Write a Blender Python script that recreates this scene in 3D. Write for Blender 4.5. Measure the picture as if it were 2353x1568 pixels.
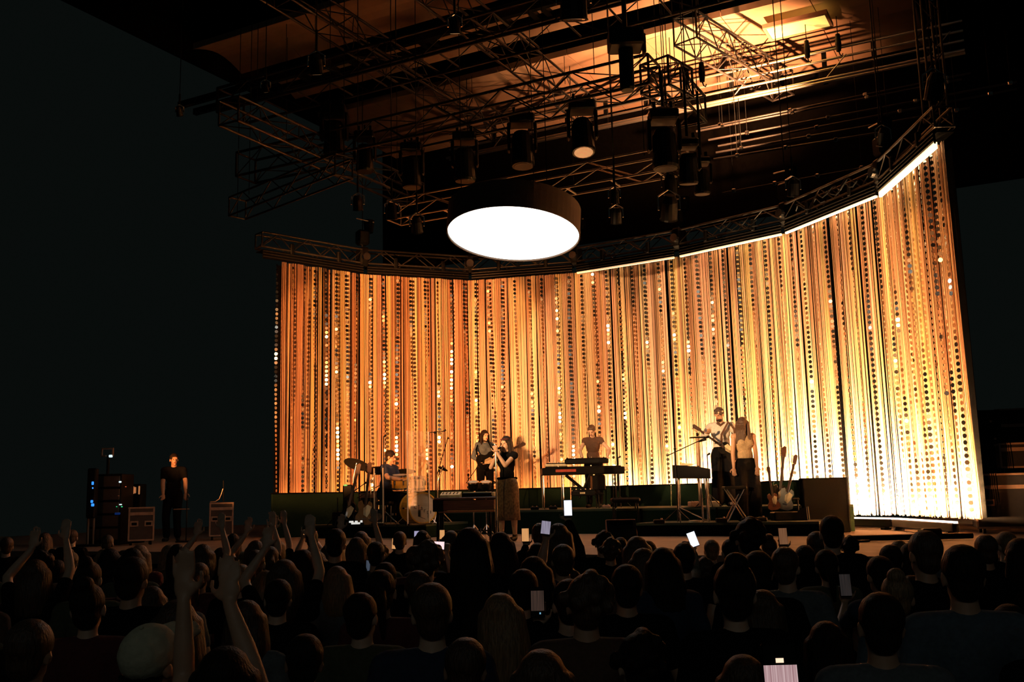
import bpy, math, random
from mathutils import Vector, Matrix
random.seed(11)
S = bpy.context.scene
COL = S.collection
for o in list(bpy.data.objects):
    bpy.data.objects.remove(o)

# ------------------------------------------------------------------ camera
IW, IH = 2353, 1568
FPX, HY = 2300.0, 1143.0
ROLL, YAW, CZ = math.radians(-1.35), math.radians(28), 2.0
PITCH = math.atan((HY - IH / 2) / FPX)
cy_, sy_ = math.cos(YAW), math.sin(YAW)
R0 = Vector((cy_, sy_, 0))                       # level right of the camera
F0 = Vector((-sy_, cy_, 0))                      # level forward of the camera
FW = F0 * math.cos(PITCH) + Vector((0, 0, math.sin(PITCH)))
U0 = -F0 * math.sin(PITCH) + Vector((0, 0, math.cos(PITCH)))
cr_, sr_ = math.cos(ROLL), math.sin(ROLL)
CR = R0 * cr_ + U0 * sr_
CU = -R0 * sr_ + U0 * cr_
cam = bpy.data.cameras.new('camera')
cam.sensor_fit = 'HORIZONTAL'
cam.sensor_width = 36
cam.lens = FPX * 36 / IW
cam.clip_end = 200
camo = bpy.data.objects.new('camera', cam)
COL.objects.link(camo)
M3 = Matrix((CR, CU, -FW)).transposed()
camo.matrix_world = Matrix.Translation((0, 0, CZ)) @ M3.to_4x4()
S.camera = camo


def ray(px, py):
    x = (px - IW / 2) / FPX
    y = -(py - IH / 2) / FPX
    x, y = cr_ * x - sr_ * y, sr_ * x + cr_ * y
    return R0 * x + U0 * y + FW


def at_z(px, py, z):                              # point of height z seen at a pixel of the photograph
    d = ray(px, py)
    return d * ((z - CZ) / d.z) + Vector((0, 0, CZ))


def at_d(px, py, dist):                           # point at a level distance along the view axis
    d = ray(px, py)
    return d * (dist / d.dot(F0)) + Vector((0, 0, CZ))


def ground(px, dist, z):                          # standing point: image column, distance, height of the floor
    p = at_d(px, 1140, dist)
    return Vector((p.x, p.y, z))


# ------------------------------------------------------------------ world, exposure, lights
w = bpy.data.worlds.new('night')
S.world = w
w.use_nodes = True
bg = w.node_tree.nodes['Background']
bg.inputs[0].default_value = (0.72, 1.0, 0.9, 1)
bg.inputs[1].default_value = 0.0036
vs = S.view_settings
vs.view_transform = 'Standard'
vs.look = 'None'
vs.exposure = 0
vs.gamma = 1
vs.use_curve_mapping = False

STAGE = 1.3
TOPZ, BOTZ = 7.2, 1.52
CPX = [(618, 600), (833, 633), (1080, 647), (1325, 629), (1563, 591), (1812, 537), (2035, 447), (2175, 325)]
CP = [at_z(x, y, TOPZ).to_2d() for x, y in CPX]   # corner points of the curved curtain track


def inward(i0, i1, t, off):                       # point along a curtain side, moved towards the stage
    a, b = CP[i0], CP[i1]
    d = (b - a).normalized()
    n = Vector((d.y, -d.x))
    return a.lerp(b, t) + n * off


def area(name, loc, target, sx, sy, power, col, spread=180):
    l = bpy.data.lights.new(name, 'AREA')
    l.shape = 'RECTANGLE'
    l.size, l.size_y = sx, sy
    l.energy, l.color = power, col
    l.spread = math.radians(spread)
    o = bpy.data.objects.new(name, l)
    COL.objects.link(o)
    o.location = loc
    o.rotation_euler = (Vector(target) - Vector(loc)).to_track_quat('-Z', 'Y').to_euler()
    return o


def spot(name, loc, target, power, col, angle, blend=0.5, rad=0.1):
    l = bpy.data.lights.new(name, 'SPOT')
    l.energy, l.color = power, col
    l.spot_size, l.spot_blend, l.shadow_soft_size = math.radians(angle), blend, rad
    o = bpy.data.objects.new(name, l)
    COL.objects.link(o)
    o.location = loc
    o.rotation_euler = (Vector(target) - Vector(loc)).to_track_quat('-Z', 'Y').to_euler()
    return o


AMBER = (1.0, 0.36, 0.10)
GOLD = (1.0, 0.55, 0.24)
FOOT = [40, 45, 80, 560, 2700, 4300, 3300]               # watts of the floor battens, growing towards the right
for i in range(7):
    m = inward(i, i + 1, 0.5, 0.34)
    c = inward(i, i + 1, 0.5, 0.0)
    ln = (CP[i + 1] - CP[i]).length
    d = (CP[i + 1] - CP[i]).normalized()
    l = bpy.data.lights.new('batten_light', 'AREA')
    l.shape, l.size, l.size_y = 'RECTANGLE', ln * 0.95, 0.06
    l.energy = FOOT[i]
    l.spread = math.radians(108)
    l.color = (1.0, 0.52, 0.21) if i == 6 else (1.0, 0.62, 0.30) if i > 4 else GOLD if i > 2 else AMBER
    o = bpy.data.objects.new('batten_light', l)
    COL.objects.link(o)
    zax = -(Vector((c.x, c.y, 1.92)) - Vector((m.x, m.y, 1.54))).normalized()
    xax = Vector((d.x, d.y, 0))
    yax = zax.cross(xax).normalized()
    o.matrix_world = Matrix.Translation((m.x, m.y, 1.54)) @ Matrix((xax, yax, zax)).transposed().to_4x4()
# low front wash: one hard-edged profile spot per curtain panel, thrown over the heads of the crowd
WASH = [30000, 30000, 15000, 14000, 14500, 11500, 14500]
for i in range(7):
    m = inward(i, i + 1, 0.38 if i == 6 else 0.5, 0.0)
    c = Vector((m.x, m.y, 4.7 if i < 3 else 4.0 if i == 6 else 4.5))
    src = Vector((-7.0 + m.x * 0.25, -1.5, 4.2))
    spot('wash_light', src, c, WASH[i], AMBER if i < 3 or i == 6 else GOLD, 2 * math.degrees(math.atan((2.75 if i == 6 else 3.2) / (c - src).length)), 0.25, 0.06)
# yellow key on the singer, then the uplight that throws the rig's shadows on the roof
spot('key_light', (-11.0, 5.0, 8.5), (-7.8, 14.6, 2.4), 500, (1.0, 0.66, 0.22), 14, 0.6)
up_ = at_z(1715, 300, 9.7)
spot('uplight', up_, (-6.4, 22.6, 12.4), 8000, (1.0, 0.44, 0.18), 112, 1.0, 0.05)
spot('key_light', (-6.0, 2.0, 7.0), (-10.6, 15.6, 2.3), 420, (1.0, 0.62, 0.25), 12, 0.7)
spot('side_light', (-11.0, 4.0, 6.5), (-14.6, 15.0, 1.9), 300, AMBER, 22, 0.7)
# dim house lights behind the audience
area('house_light', (3.0, -7.0, 8.0), (-4.5, 9.0, 1.0), 6, 3, 30, (0.92, 1.0, 0.90))

# ------------------------------------------------------------------ materials
MATS = {}


def mat(name, col, rough=0.6, metal=0.0, var=0.18, scale=14.0, bump=0.0, emit=0.0, ecol=None, stretch=(1, 1, 1), trans=0.0):
    if name in MATS:
        return MATS[name]
    m = bpy.data.materials.new(name)
    m.use_nodes = True
    nt = m.node_tree
    b = nt.nodes['Principled BSDF']
    b.inputs['Roughness'].default_value = rough
    b.inputs['Metallic'].default_value = metal
    if max(col) < 0.03 and metal < 0.2:
        b.inputs['Specular IOR Level'].default_value = 0.12 if rough < 0.9 else 0.0
    tc = nt.nodes.new('ShaderNodeTexCoord')
    mp = nt.nodes.new('ShaderNodeMapping')
    mp.inputs['Scale'].default_value = stretch
    nz = nt.nodes.new('ShaderNodeTexNoise')
    nz.inputs['Scale'].default_value = scale
    nz.inputs['Detail'].default_value = 4
    rp = nt.nodes.new('ShaderNodeValToRGB')
    rp.color_ramp.elements[0].position = 0.3
    rp.color_ramp.elements[1].position = 0.7
    lo, hi = 1 - var, 1 + var
    rp.color_ramp.elements[0].color = (col[0] * lo, col[1] * lo, col[2] * lo, 1)
    rp.color_ramp.elements[1].color = (min(1, col[0] * hi), min(1, col[1] * hi), min(1, col[2] * hi), 1)
    nt.links.new(tc.outputs['Object'], mp.inputs[0])
    nt.links.new(mp.outputs[0], nz.inputs['Vector'])
    nt.links.new(nz.outputs['Fac'], rp.inputs[0])
    nt.links.new(rp.outputs[0], b.inputs['Base Color'])
    if bump:
        bp = nt.nodes.new('ShaderNodeBump')
        bp.inputs['Strength'].default_value = bump
        bp.inputs['Distance'].default_value = 0.01
        nt.links.new(nz.outputs['Fac'], bp.inputs['Height'])
        nt.links.new(bp.outputs[0], b.inputs['Normal'])
    if emit:
        b.inputs['Emission Color'].default_value = (*(ecol or col), 1)
        b.inputs['Emission Strength'].default_value = emit
    if trans:
        b.inputs['Transmission Weight'].default_value = trans
        b.inputs['IOR'].default_value = 1.45
    MATS[name] = m
    return m


BLACK = mat('black_metal', (0.004, 0.004, 0.004), 0.45, 0.0, bump=0.05)
MATTE = mat('black_cloth', (0.003, 0.003, 0.003), 0.95, bump=0.2, scale=60)
ALU = mat('aluminium', (0.52, 0.48, 0.44), 0.33, 0.9, var=0.12)
DARKALU = mat('painted_truss', (0.035, 0.03, 0.028), 0.42, 0.5)
CHROME = mat('chrome', (0.75, 0.73, 0.7), 0.15, 1.0, var=0.05)
BRASS = mat('cymbal_bronze', (0.62, 0.42, 0.16), 0.28, 1.0)
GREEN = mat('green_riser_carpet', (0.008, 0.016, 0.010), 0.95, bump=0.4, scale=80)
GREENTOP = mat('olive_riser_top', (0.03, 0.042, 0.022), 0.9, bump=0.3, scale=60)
DECK = mat('stage_deck', (0.26, 0.18, 0.12), 0.55, var=0.25, scale=3, bump=0.1)
CONCRETE = mat('dark_floor', (0.03, 0.03, 0.03), 0.8, bump=0.2)
BROWN = mat('brown_roof', (0.33, 0.19, 0.115), 0.75, var=0.12, scale=2.5, bump=0.15)
DARKBROWN = mat('dark_brown_wall', (0.002, 0.0016, 0.0013), 0.95)
WHITEPANEL = mat('white_panel', (0.85, 0.82, 0.66), 0.6, var=0.05)
WOOD = mat('dark_red_wood', (0.10, 0.032, 0.018), 0.4, var=0.3, scale=5, stretch=(1, 8, 8))
GOLDDRUM = mat('amber_drum_wrap', (0.80, 0.42, 0.05), 0.3, var=0.2, scale=6)
DRUMHEAD = mat('cream_drum_head', (0.66, 0.55, 0.40), 0.6, var=0.08)
CREAM = mat('cream_plastic', (0.72, 0.6, 0.38), 0.5)
SKIN = mat('skin', (0.52, 0.30, 0.19), 0.5, var=0.08)
SKIN2 = mat('skin_pale', (0.62, 0.40, 0.28), 0.5, var=0.08)
HAIRD = mat('dark_hair', (0.018, 0.011, 0.008), 0.5, var=0.5, scale=40, bump=0.8, stretch=(3, 3, 0.4))
HAIRB = mat('brown_hair', (0.07, 0.035, 0.018), 0.5, var=0.5, scale=40, bump=0.8, stretch=(3, 3, 0.4))
HAIRL = mat('blond_hair', (0.24, 0.14, 0.065), 0.5, var=0.45, scale=40, bump=0.8, stretch=(3, 3, 0.4))
EYE = mat('dark_eye', (0.02, 0.015, 0.012), 0.2)
LIP = mat('lip', (0.35, 0.10, 0.08), 0.5)
CLO = {
    'black': mat('black_top', (0.008, 0.008, 0.009), 0.9, bump=0.3, scale=50),
    'navy': mat('navy_top', (0.02, 0.028, 0.06), 0.9, bump=0.3, scale=50),
    'grey': mat('grey_top', (0.12, 0.13, 0.14), 0.9, bump=0.3, scale=50),
    'denim': mat('blue_grey_top', (0.08, 0.11, 0.14), 0.9, bump=0.3, scale=50),
    'white': mat('white_top', (0.62, 0.6, 0.55), 0.9, bump=0.3, scale=50),
    'olive': mat('olive_top', (0.07, 0.07, 0.035), 0.9, bump=0.3, scale=50),
    'brown': mat('brown_top', (0.10, 0.05, 0.03), 0.9, bump=0.3, scale=50),
    'tan': mat('tan_top', (0.42, 0.31, 0.18), 0.9, bump=0.3, scale=50),
    'maroon': mat('maroon_top', (0.10, 0.02, 0.02), 0.9, bump=0.3, scale=50),
}
TROUSER = mat('dark_trousers', (0.007, 0.007, 0.008), 0.9, bump=0.3, scale=50)
SHOE = mat('dark_shoe', (0.02, 0.018, 0.016), 0.5)


# ------------------------------------------------------------------ mesh helpers
class MB:
    def __init__(s):
        s.v, s.f = [], []

    def add(s, vs, fs, M=None):
        n = len(s.v)
        s.v += [(M @ Vector(v)) if M else Vector(v) for v in vs]
        s.f += [tuple(i + n for i in f) for f in fs]
        return s

    def box(s, c, d, M=None, b=0.0):
        hx, hy, hz = d[0] / 2, d[1] / 2, d[2] / 2
        if b <= 0:
            vs = [(c[0] + x * hx, c[1] + y * hy, c[2] + z * hz) for z in (-1, 1) for y in (-1, 1) for x in (-1, 1)]
            return s.add(vs, [(0, 2, 3, 1), (4, 5, 7, 6), (0, 1, 5, 4), (2, 6, 7, 3), (0, 4, 6, 2), (1, 3, 7, 5)], M)
        b = min(b, hx * .9, hy * .9, hz * .9)
        vs, idx = [], {}
        for sx in (-1, 1):
            for sy in (-1, 1):
                for sz in (-1, 1):
                    for a in range(3):
                        e = [hx - b, hy - b, hz - b]
                        e[a] += b
                        idx[(sx, sy, sz, a)] = len(vs)
                        vs.append((c[0] + sx * e[0], c[1] + sy * e[1], c[2] + sz * e[2]))
        fs = []
        for a in range(3):
            o1, o2 = [i for i in range(3) if i != a]
            for sg in (-1, 1):
                q = []
                for (p, r) in ((-1, -1), (1, -1), (1, 1), (-1, 1)):
                    k = [0, 0, 0]
                    k[a], k[o1], k[o2] = sg, p, r
                    q.append(idx[(k[0], k[1], k[2], a)])
                fs.append(tuple(q))
        for a in range(3):
            o1, o2 = [i for i in range(3) if i != a]
            for p in (-1, 1):
                for r in (-1, 1):
                    q = []
                    for (t, m) in ((-1, o1), (-1, o2), (1, o2), (1, o1)):
                        k = [0, 0, 0]
                        k[a], k[o1], k[o2] = t, p, r
                        q.append(idx[(k[0], k[1], k[2], m)])
                    fs.append(tuple(q))
        for sx in (-1, 1):
            for sy in (-1, 1):
                for sz in (-1, 1):
                    fs.append(tuple(idx[(sx, sy, sz, a)] for a in range(3)))
        return s.add(vs, fs, M)

    def tube(s, p0, p1, r0, r1=None, n=8, M=None):
        p0, p1 = Vector(p0), Vector(p1)
        r1 = r0 if r1 is None else r1
        q = (p1 - p0).to_track_quat('Z', 'X')
        vs = []
        for p, r in ((p0, r0), (p1, r1)):
            for i in range(n):
                a = 2 * math.pi * i / n
                vs.append(p + q @ Vector((r * math.cos(a), r * math.sin(a), 0)))
        fs = [(i, (i + 1) % n, n + (i + 1) % n, n + i) for i in range(n)]
        fs += [tuple(range(n - 1, -1, -1)), tuple(range(n, 2 * n))]
        return s.add(vs, fs, M)

    def path(s, pts, r, n=6, M=None):
        pts = [Vector(p) for p in pts]
        vs, fs = [], []
        for k, p in enumerate(pts):
            t = (pts[min(k + 1, len(pts) - 1)] - pts[max(k - 1, 0)]).normalized()
            q = t.to_track_quat('Z', 'X')
            rr = r[k] if isinstance(r, (list, tuple)) else r
            for i in range(n):
                a = 2 * math.pi * i / n
                vs.append(p + q @ Vector((rr * math.cos(a), rr * math.sin(a), 0)))
        for k in range(len(pts) - 1):
            for i in range(n):
                j = (i + 1) % n
                fs.append((k * n + i, k * n + j, (k + 1) * n + j, (k + 1) * n + i))
        m = len(vs)
        fs += [tuple(range(n - 1, -1, -1)), tuple(range(m - n, m))]
        return s.add(vs, fs, M)

    def lathe(s, prof, n=20, M=None):             # closed solid: profile from axis to axis
        vs, fs = [], []
        for r, z in prof:
            for i in range(n):
                a = 2 * math.pi * i / n
                vs.append((max(r, 1e-4) * math.cos(a), max(r, 1e-4) * math.sin(a), z))
        for k in range(len(prof) - 1):
            for i in range(n):
                j = (i + 1) % n
                fs.append((k * n + i, k * n + j, (k + 1) * n + j, (k + 1) * n + i))
        m = len(vs)
        fs += [tuple(range(n - 1, -1, -1)), tuple(range(m - n, m))]
        return s.add(vs, fs, M)

    def prism(s, poly, z0, z1, M=None):
        n = len(poly)
        vs = [(x, y, z0) for x, y in poly] + [(x, y, z1) for x, y in poly]
        fs = [tuple(range(n - 1, -1, -1)), tuple(range(n, 2 * n))]
        fs += [(i, (i + 1) % n, n + (i + 1) % n, n + i) for i in range(n)]
        return s.add(vs, fs, M)

    def ell(s, c, r, R=None, n=12, M=None):
        vs, fs = [], []
        h = n // 2
        for k in range(h + 1):
            t = math.pi * k / h
            for i in range(n):
                a = 2 * math.pi * i / n
                st = max(math.sin(t), 0.02)
                v = Vector((r[0] * st * math.cos(a), r[1] * st * math.sin(a), -r[2] * math.cos(t)))
                vs.append(Vector(c) + (R @ v if R else v))
        for k in range(h):
            for i in range(n):
                j = (i + 1) % n
                fs.append((k * n + i, k * n + j, (k + 1) * n + j, (k + 1) * n + i))
        m = len(vs)
        fs += [tuple(range(n - 1, -1, -1)), tuple(range(m - n, m))]
        return s.add(vs, fs, M)

    def caps(s, a, b, ra, rb, n=10, M=None):
        a, b = Vector(a), Vector(b)
        if (b - a).length < 1e-4:
            b = a + Vector((0, 0, 1e-3))
        t = (b - a).normalized()
        pts, rs = [], []
        for k in (0.12, 0.5, 0.85):
            pts.append(a - t * ra * math.sqrt(1 - k * k)); rs.append(ra * k)
        pts += [a, b]; rs += [ra, rb]
        for k in (0.85, 0.5, 0.12):
            pts.append(b + t * rb * math.sqrt(1 - k * k)); rs.append(rb * k)
        q = t.to_track_quat('Z', 'X')
        vs, fs = [], []
        for p, r in zip(pts, rs):
            for i in range(n):
                an = 2 * math.pi * i / n
                vs.append(p + q @ Vector((r * math.cos(an), r * math.sin(an), 0)))
        for k in range(len(pts) - 1):
            for i in range(n):
                j = (i + 1) % n
                fs.append((k * n + i, k * n + j, (k + 1) * n + j, (k + 1) * n + i))
        m = len(vs)
        fs += [tuple(range(n - 1, -1, -1)), tuple(range(m - n, m))]
        return s.add(vs, fs, M)

    def mesh(s, name, m=None, smooth=False):
        me = bpy.data.meshes.new(name)
        me.from_pydata(s.v, [], s.f)
        if m:
            me.materials.append(m)
        if smooth:
            me.shade_smooth()
        me.update()
        return me

    def build(s, name, m, parent=None, smooth=False, loc=None):
        o = bpy.data.objects.new(name, s.mesh(name, m, smooth))
        COL.objects.link(o)
        if parent:
            o.parent = parent
        if loc is not None:
            o.location = loc
        return o


def T(x, y, z):
    return Matrix.Translation((x, y, z))


def RZ(a):
    return Matrix.Rotation(math.radians(a), 4, 'Z')


def RX(a):
    return Matrix.Rotation(math.radians(a), 4, 'X')


def RY(a):
    return Matrix.Rotation(math.radians(a), 4, 'Y')


def thing(name, label, cat, loc=(0, 0, 0), rotz=0.0, group=None):
    o = bpy.data.objects.new(name, None)
    o.empty_display_size = 0.1
    COL.objects.link(o)
    o.location = loc
    o.rotation_euler = (0, 0, math.radians(rotz))
    o['label'], o['category'] = label, cat
    if group:
        o['group'] = group
    return o


def tag(o, label, cat, group=None):
    o['label'], o['category'] = label, cat
    if group:
        o['group'] = group
    return o


def struct(name, mb, m, parent=None, smooth=False):
    o = mb.build(name, m, parent, smooth)
    if parent is None:
        o['kind'] = 'structure'
    return o


UNIT = {}


def pipe(name, p0, p1, r, m, parent, n=8):        # a tube that shares one unit cylinder per material
    k = (m.name, n)
    if k not in UNIT:
        UNIT[k] = MB().tube((0, 0, 0), (0, 0, 1), 1, 1, n).mesh('tube', m, True)
    o = bpy.data.objects.new(name, UNIT[k])
    COL.objects.link(o)
    o.parent = parent
    p0, p1 = Vector(p0), Vector(p1)
    q = (p1 - p0).to_track_quat('Z', 'X')
    o.matrix_local = Matrix.LocRotScale(p0, q, Vector((r, r, (p1 - p0).length)))
    return o


def copy_tree(o, parent=None):
    c = o.copy()
    COL.objects.link(c)
    if parent:
        c.parent = parent
    for ch in list(o.children):
        copy_tree(ch, c)
    return c


VIEW = 28.0                                        # rotation that turns a thing's -Y side to the camera

# ------------------------------------------------------------------ the place: floor, stage, roof, back wall
struct('floor', MB().box((-8, 2, -0.1), (60, 30, 0.2)), CONCRETE)
st = MB().prism([(-24, 11.2), (6, 11.2), (6, 25.5), (-24, 25.5)], STAGE - 0.18, STAGE)
floor_stage = struct('floor_stage', st, DECK)
struct('trim_stage', MB().box((-9, 11.35, (STAGE - 0.18) / 2), (30, 0.12, STAGE - 0.18)), MATTE)
struct('wall_back', MB().box((-5.5, 24.75, 11.2), (24, 0.3, 4.6)), DARKBROWN)

GR = []                                            # ground row line: the curtain line moved 0.9 m downstage
for i in range(8):
    a, b, c = CP[max(i - 1, 0)], CP[i], CP[min(i + 1, 7)]
    n = Vector((0, 0))
    for p, q in ((a, b), (b, c)):
        if (q - p).length > 1e-6:
            d = (q - p).normalized()
            n += Vector((d.y, -d.x))
    GR.append(b + n.normalized() * 0.92)
back = [(p.x, p.y) for p in GR]
cen = Vector((-8.8, 15.5))


def shrink(p, k):
    v = Vector(p) - cen
    return tuple(cen + v * (1 - k / v.length))


RISER, DRUM_Z, FRONT_Z = 1.75, 1.55, 1.52
bk = [shrink(p, 0.14) for p in back]
poly = [(-13.05, 17.2), (-3.75, 17.2)] + [p for p in reversed(bk) if p[1] > 17.3]
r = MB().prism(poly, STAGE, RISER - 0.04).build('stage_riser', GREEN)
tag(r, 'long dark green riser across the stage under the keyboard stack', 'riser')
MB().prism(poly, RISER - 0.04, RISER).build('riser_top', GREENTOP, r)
for x in (-12.2, -10.8, -9.4, -8.0, -6.6, -5.2):   # panel seams along its front
    MB().box((x, 17.195, (STAGE + RISER) / 2), (0.03, 0.02, RISER - STAGE - 0.02)).build('seam_strip', MATTE, r)
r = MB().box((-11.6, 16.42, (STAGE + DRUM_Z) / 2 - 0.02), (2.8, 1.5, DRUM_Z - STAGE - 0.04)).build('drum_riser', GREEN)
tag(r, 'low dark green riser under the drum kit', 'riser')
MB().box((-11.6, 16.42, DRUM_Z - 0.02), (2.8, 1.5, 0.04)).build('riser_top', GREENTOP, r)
r = MB().box((-4.75, 16.6, (STAGE + FRONT_Z) / 2 - 0.02), (3.0, 1.12, FRONT_Z - STAGE - 0.04)).build('front_riser', MATTE)
tag(r, 'low black platform carrying the small keyboard and the standing woman', 'riser')
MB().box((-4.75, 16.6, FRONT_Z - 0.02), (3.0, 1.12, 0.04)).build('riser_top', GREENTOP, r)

GRTOP = 2.17
names = ['leftmost, black, beside the curtain edge', 'left, behind the microphone stands', 'behind the drum shield',
         'behind the guitarist and singer', 'behind the keyboard stack', 'right, behind the two standing singers']
for i in range(6):
    a, b = GR[i], GR[i + 1]
    if i == 0:
        a = a + (a - b).normalized() * 0.35
    if i == 5:
        b = a.lerp(b, 0.68)
    d = b - a
    ang = math.degrees(math.atan2(d.y, d.x))
    L = d.length
    m = GREEN
    M = T(a.x, a.y, STAGE) @ RZ(ang)
    h = GRTOP - STAGE
    o = MB().box((L / 2, 0.03, h / 2), (L - 0.02, 0.06, h), M, 0.008).build('ground_row', m)
    tag(o, 'low dark green wall panel in front of the curtain, ' + names[i], 'stage panel')
    MB().box((L / 2, 0.03, h + 0.012), (L - 0.02, 0.07, 0.024), M).build('cap_rail', MATTE, o)
# the black end panel
a = GR[6]
M = T(a.x - 0.04, a.y - 0.10, STAGE) @ RZ(VIEW + 1)
h = 2.20 - STAGE
e0 = at_d(1846, 1140, 16.8)
e1 = at_d(1950, 1140, 16.8)
ee = (e1 - e0).to_2d()
M = T(e0.x, e0.y, STAGE) @ RZ(math.degrees(math.atan2(ee.y, ee.x)))
o = MB().box((ee.length / 2, 0.12, h / 2), (ee.length, 0.24, h), M, 0.012).build('masking_box', MATTE)
tag(o, 'plain black box panel closing the right end of the low wall', 'stage panel')
MB().box((ee.length - 0.012, -0.003, h / 2), (0.02, 0.01, h - 0.03), M).build('edge_trim', BLACK, o)

# roof: pale brown bands with dark slots between them, seen through the rig
RZ_ = 12.4


def ry(px, py, z=RZ_):
    return at_z(px, py, z).y


bands = [(ry(763, 51) - 0.2, ry(972, 77) - 0.05, 0.25, 'first'), (ry(972, 106) + 0.1, ry(1038, 160), 0.3, 'second'),
         (ry(1052, 199), ry(1640, 238), 0.0, 'third')]
for k, (y0, y1, dz, nm) in enumerate(bands):
    mb = MB()
    n = 8
    sec = []
    for i in range(n + 1):                         # a shallow concave section
        t = i / n
        sec.append((y0 + (y1 - y0) * t, RZ_ + dz + 0.22 * math.sin(math.pi * t) * (1 if k < 2 else 0.3) + (0.12 if k == 2 and t < 0.3 else 0)))
    xs = [-17 + i * 1.9 for i in range(9)]
    xs[-1] = -1.7
    for j in range(8):                             # panels with joints
        mb2 = MB()
        x0, x1 = xs[j] + 0.01, xs[j + 1] - 0.01
        prof = sec + [(y, z + 0.15) for y, z in reversed(sec)]
        m_ = len(prof)
        vs = [(x0, y, z) for y, z in prof] + [(x1, y, z) for y, z in prof]
        fs = [(i, (i + 1) % m_, m_ + (i + 1) % m_, m_ + i) for i in range(m_)]
        fs += [(i, i + 1, m_ - 2 - i, m_ - 1 - i) for i in range(n)] + [(m_ + i, m_ + m_ - 1 - i, m_ + m_ - 2 - i, m_ + i + 1) for i in range(n)]
        mb2.add(vs, fs)
        if j == 0:
            root = struct('ceiling', mb2, BROWN)
        else:
            mb2.build('ceiling_panel', BROWN, root)
struct('ceiling_deck', MB().box((-10.4, 16, 13.7), (17.6, 18, 0.2)), DARKBROWN)

# dark ladder beam under the first slot
yl0, yl1 = ry(972, 77, 12.3), ry(972, 106, 12.3)
t = thing('ladder_beam', 'dark ladder shaped beam crossing under the brown roof at the top', 'beam', (-12, yl0, 12.2))
for y in (0, yl1 - yl0):
    MB().box((1.5, y, 0), (17, 0.12, 0.16)).build('rail', BLACK, t)
for px in (667, 735, 787, 850, 950, 972, 1144, 1206, 1236, 1330):
    x = at_z(px, 150 - (px - 700) * .27, 12.2).x + 12
    MB().box((x, (yl1 - yl0) / 2, 0), (0.13, yl1 - yl0 - 0.1, 0.12)).build('rung', BLACK, t)

# rectangular panel let into the roof, light falling on it put in as emission
cs = [at_z(x, y, 12.28) for x, y in ((1760, 67), (1890, 30), (1911, 58), (1776, 89))]
mx = sum((c.x for c in cs)) / 4
my = sum((c.y for c in cs)) / 4
sx = ((cs[1] - cs[0]).length + (cs[2] - cs[3]).length) / 2
sy = ((cs[3] - cs[0]).length + (cs[2] - cs[1]).length) / 2
LAMPLIT = mat('lit_panel', (0.9, 0.74, 0.28), 0.6, var=0.12, scale=3, emit=0.85, ecol=(1.0, 0.72, 0.17))
t = thing('lit_roof_panel', 'bright yellow rectangular lit panel set in the brown roof', 'light', (mx, my, 12.3))
MB().box((0, 0, 0), (sx, sy, 0.06)).build('glowing_face', LAMPLIT, t)
for s_ in (-1, 1):
    MB().box((s_ * (sx / 2 + 0.03), 0, 0.0), (0.06, sy + 0.12, 0.10)).build('frame', BROWN, t)
    MB().box((0, s_ * (sy / 2 + 0.03), 0.0), (sx, 0.06, 0.10)).build('frame', BROWN, t)

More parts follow.
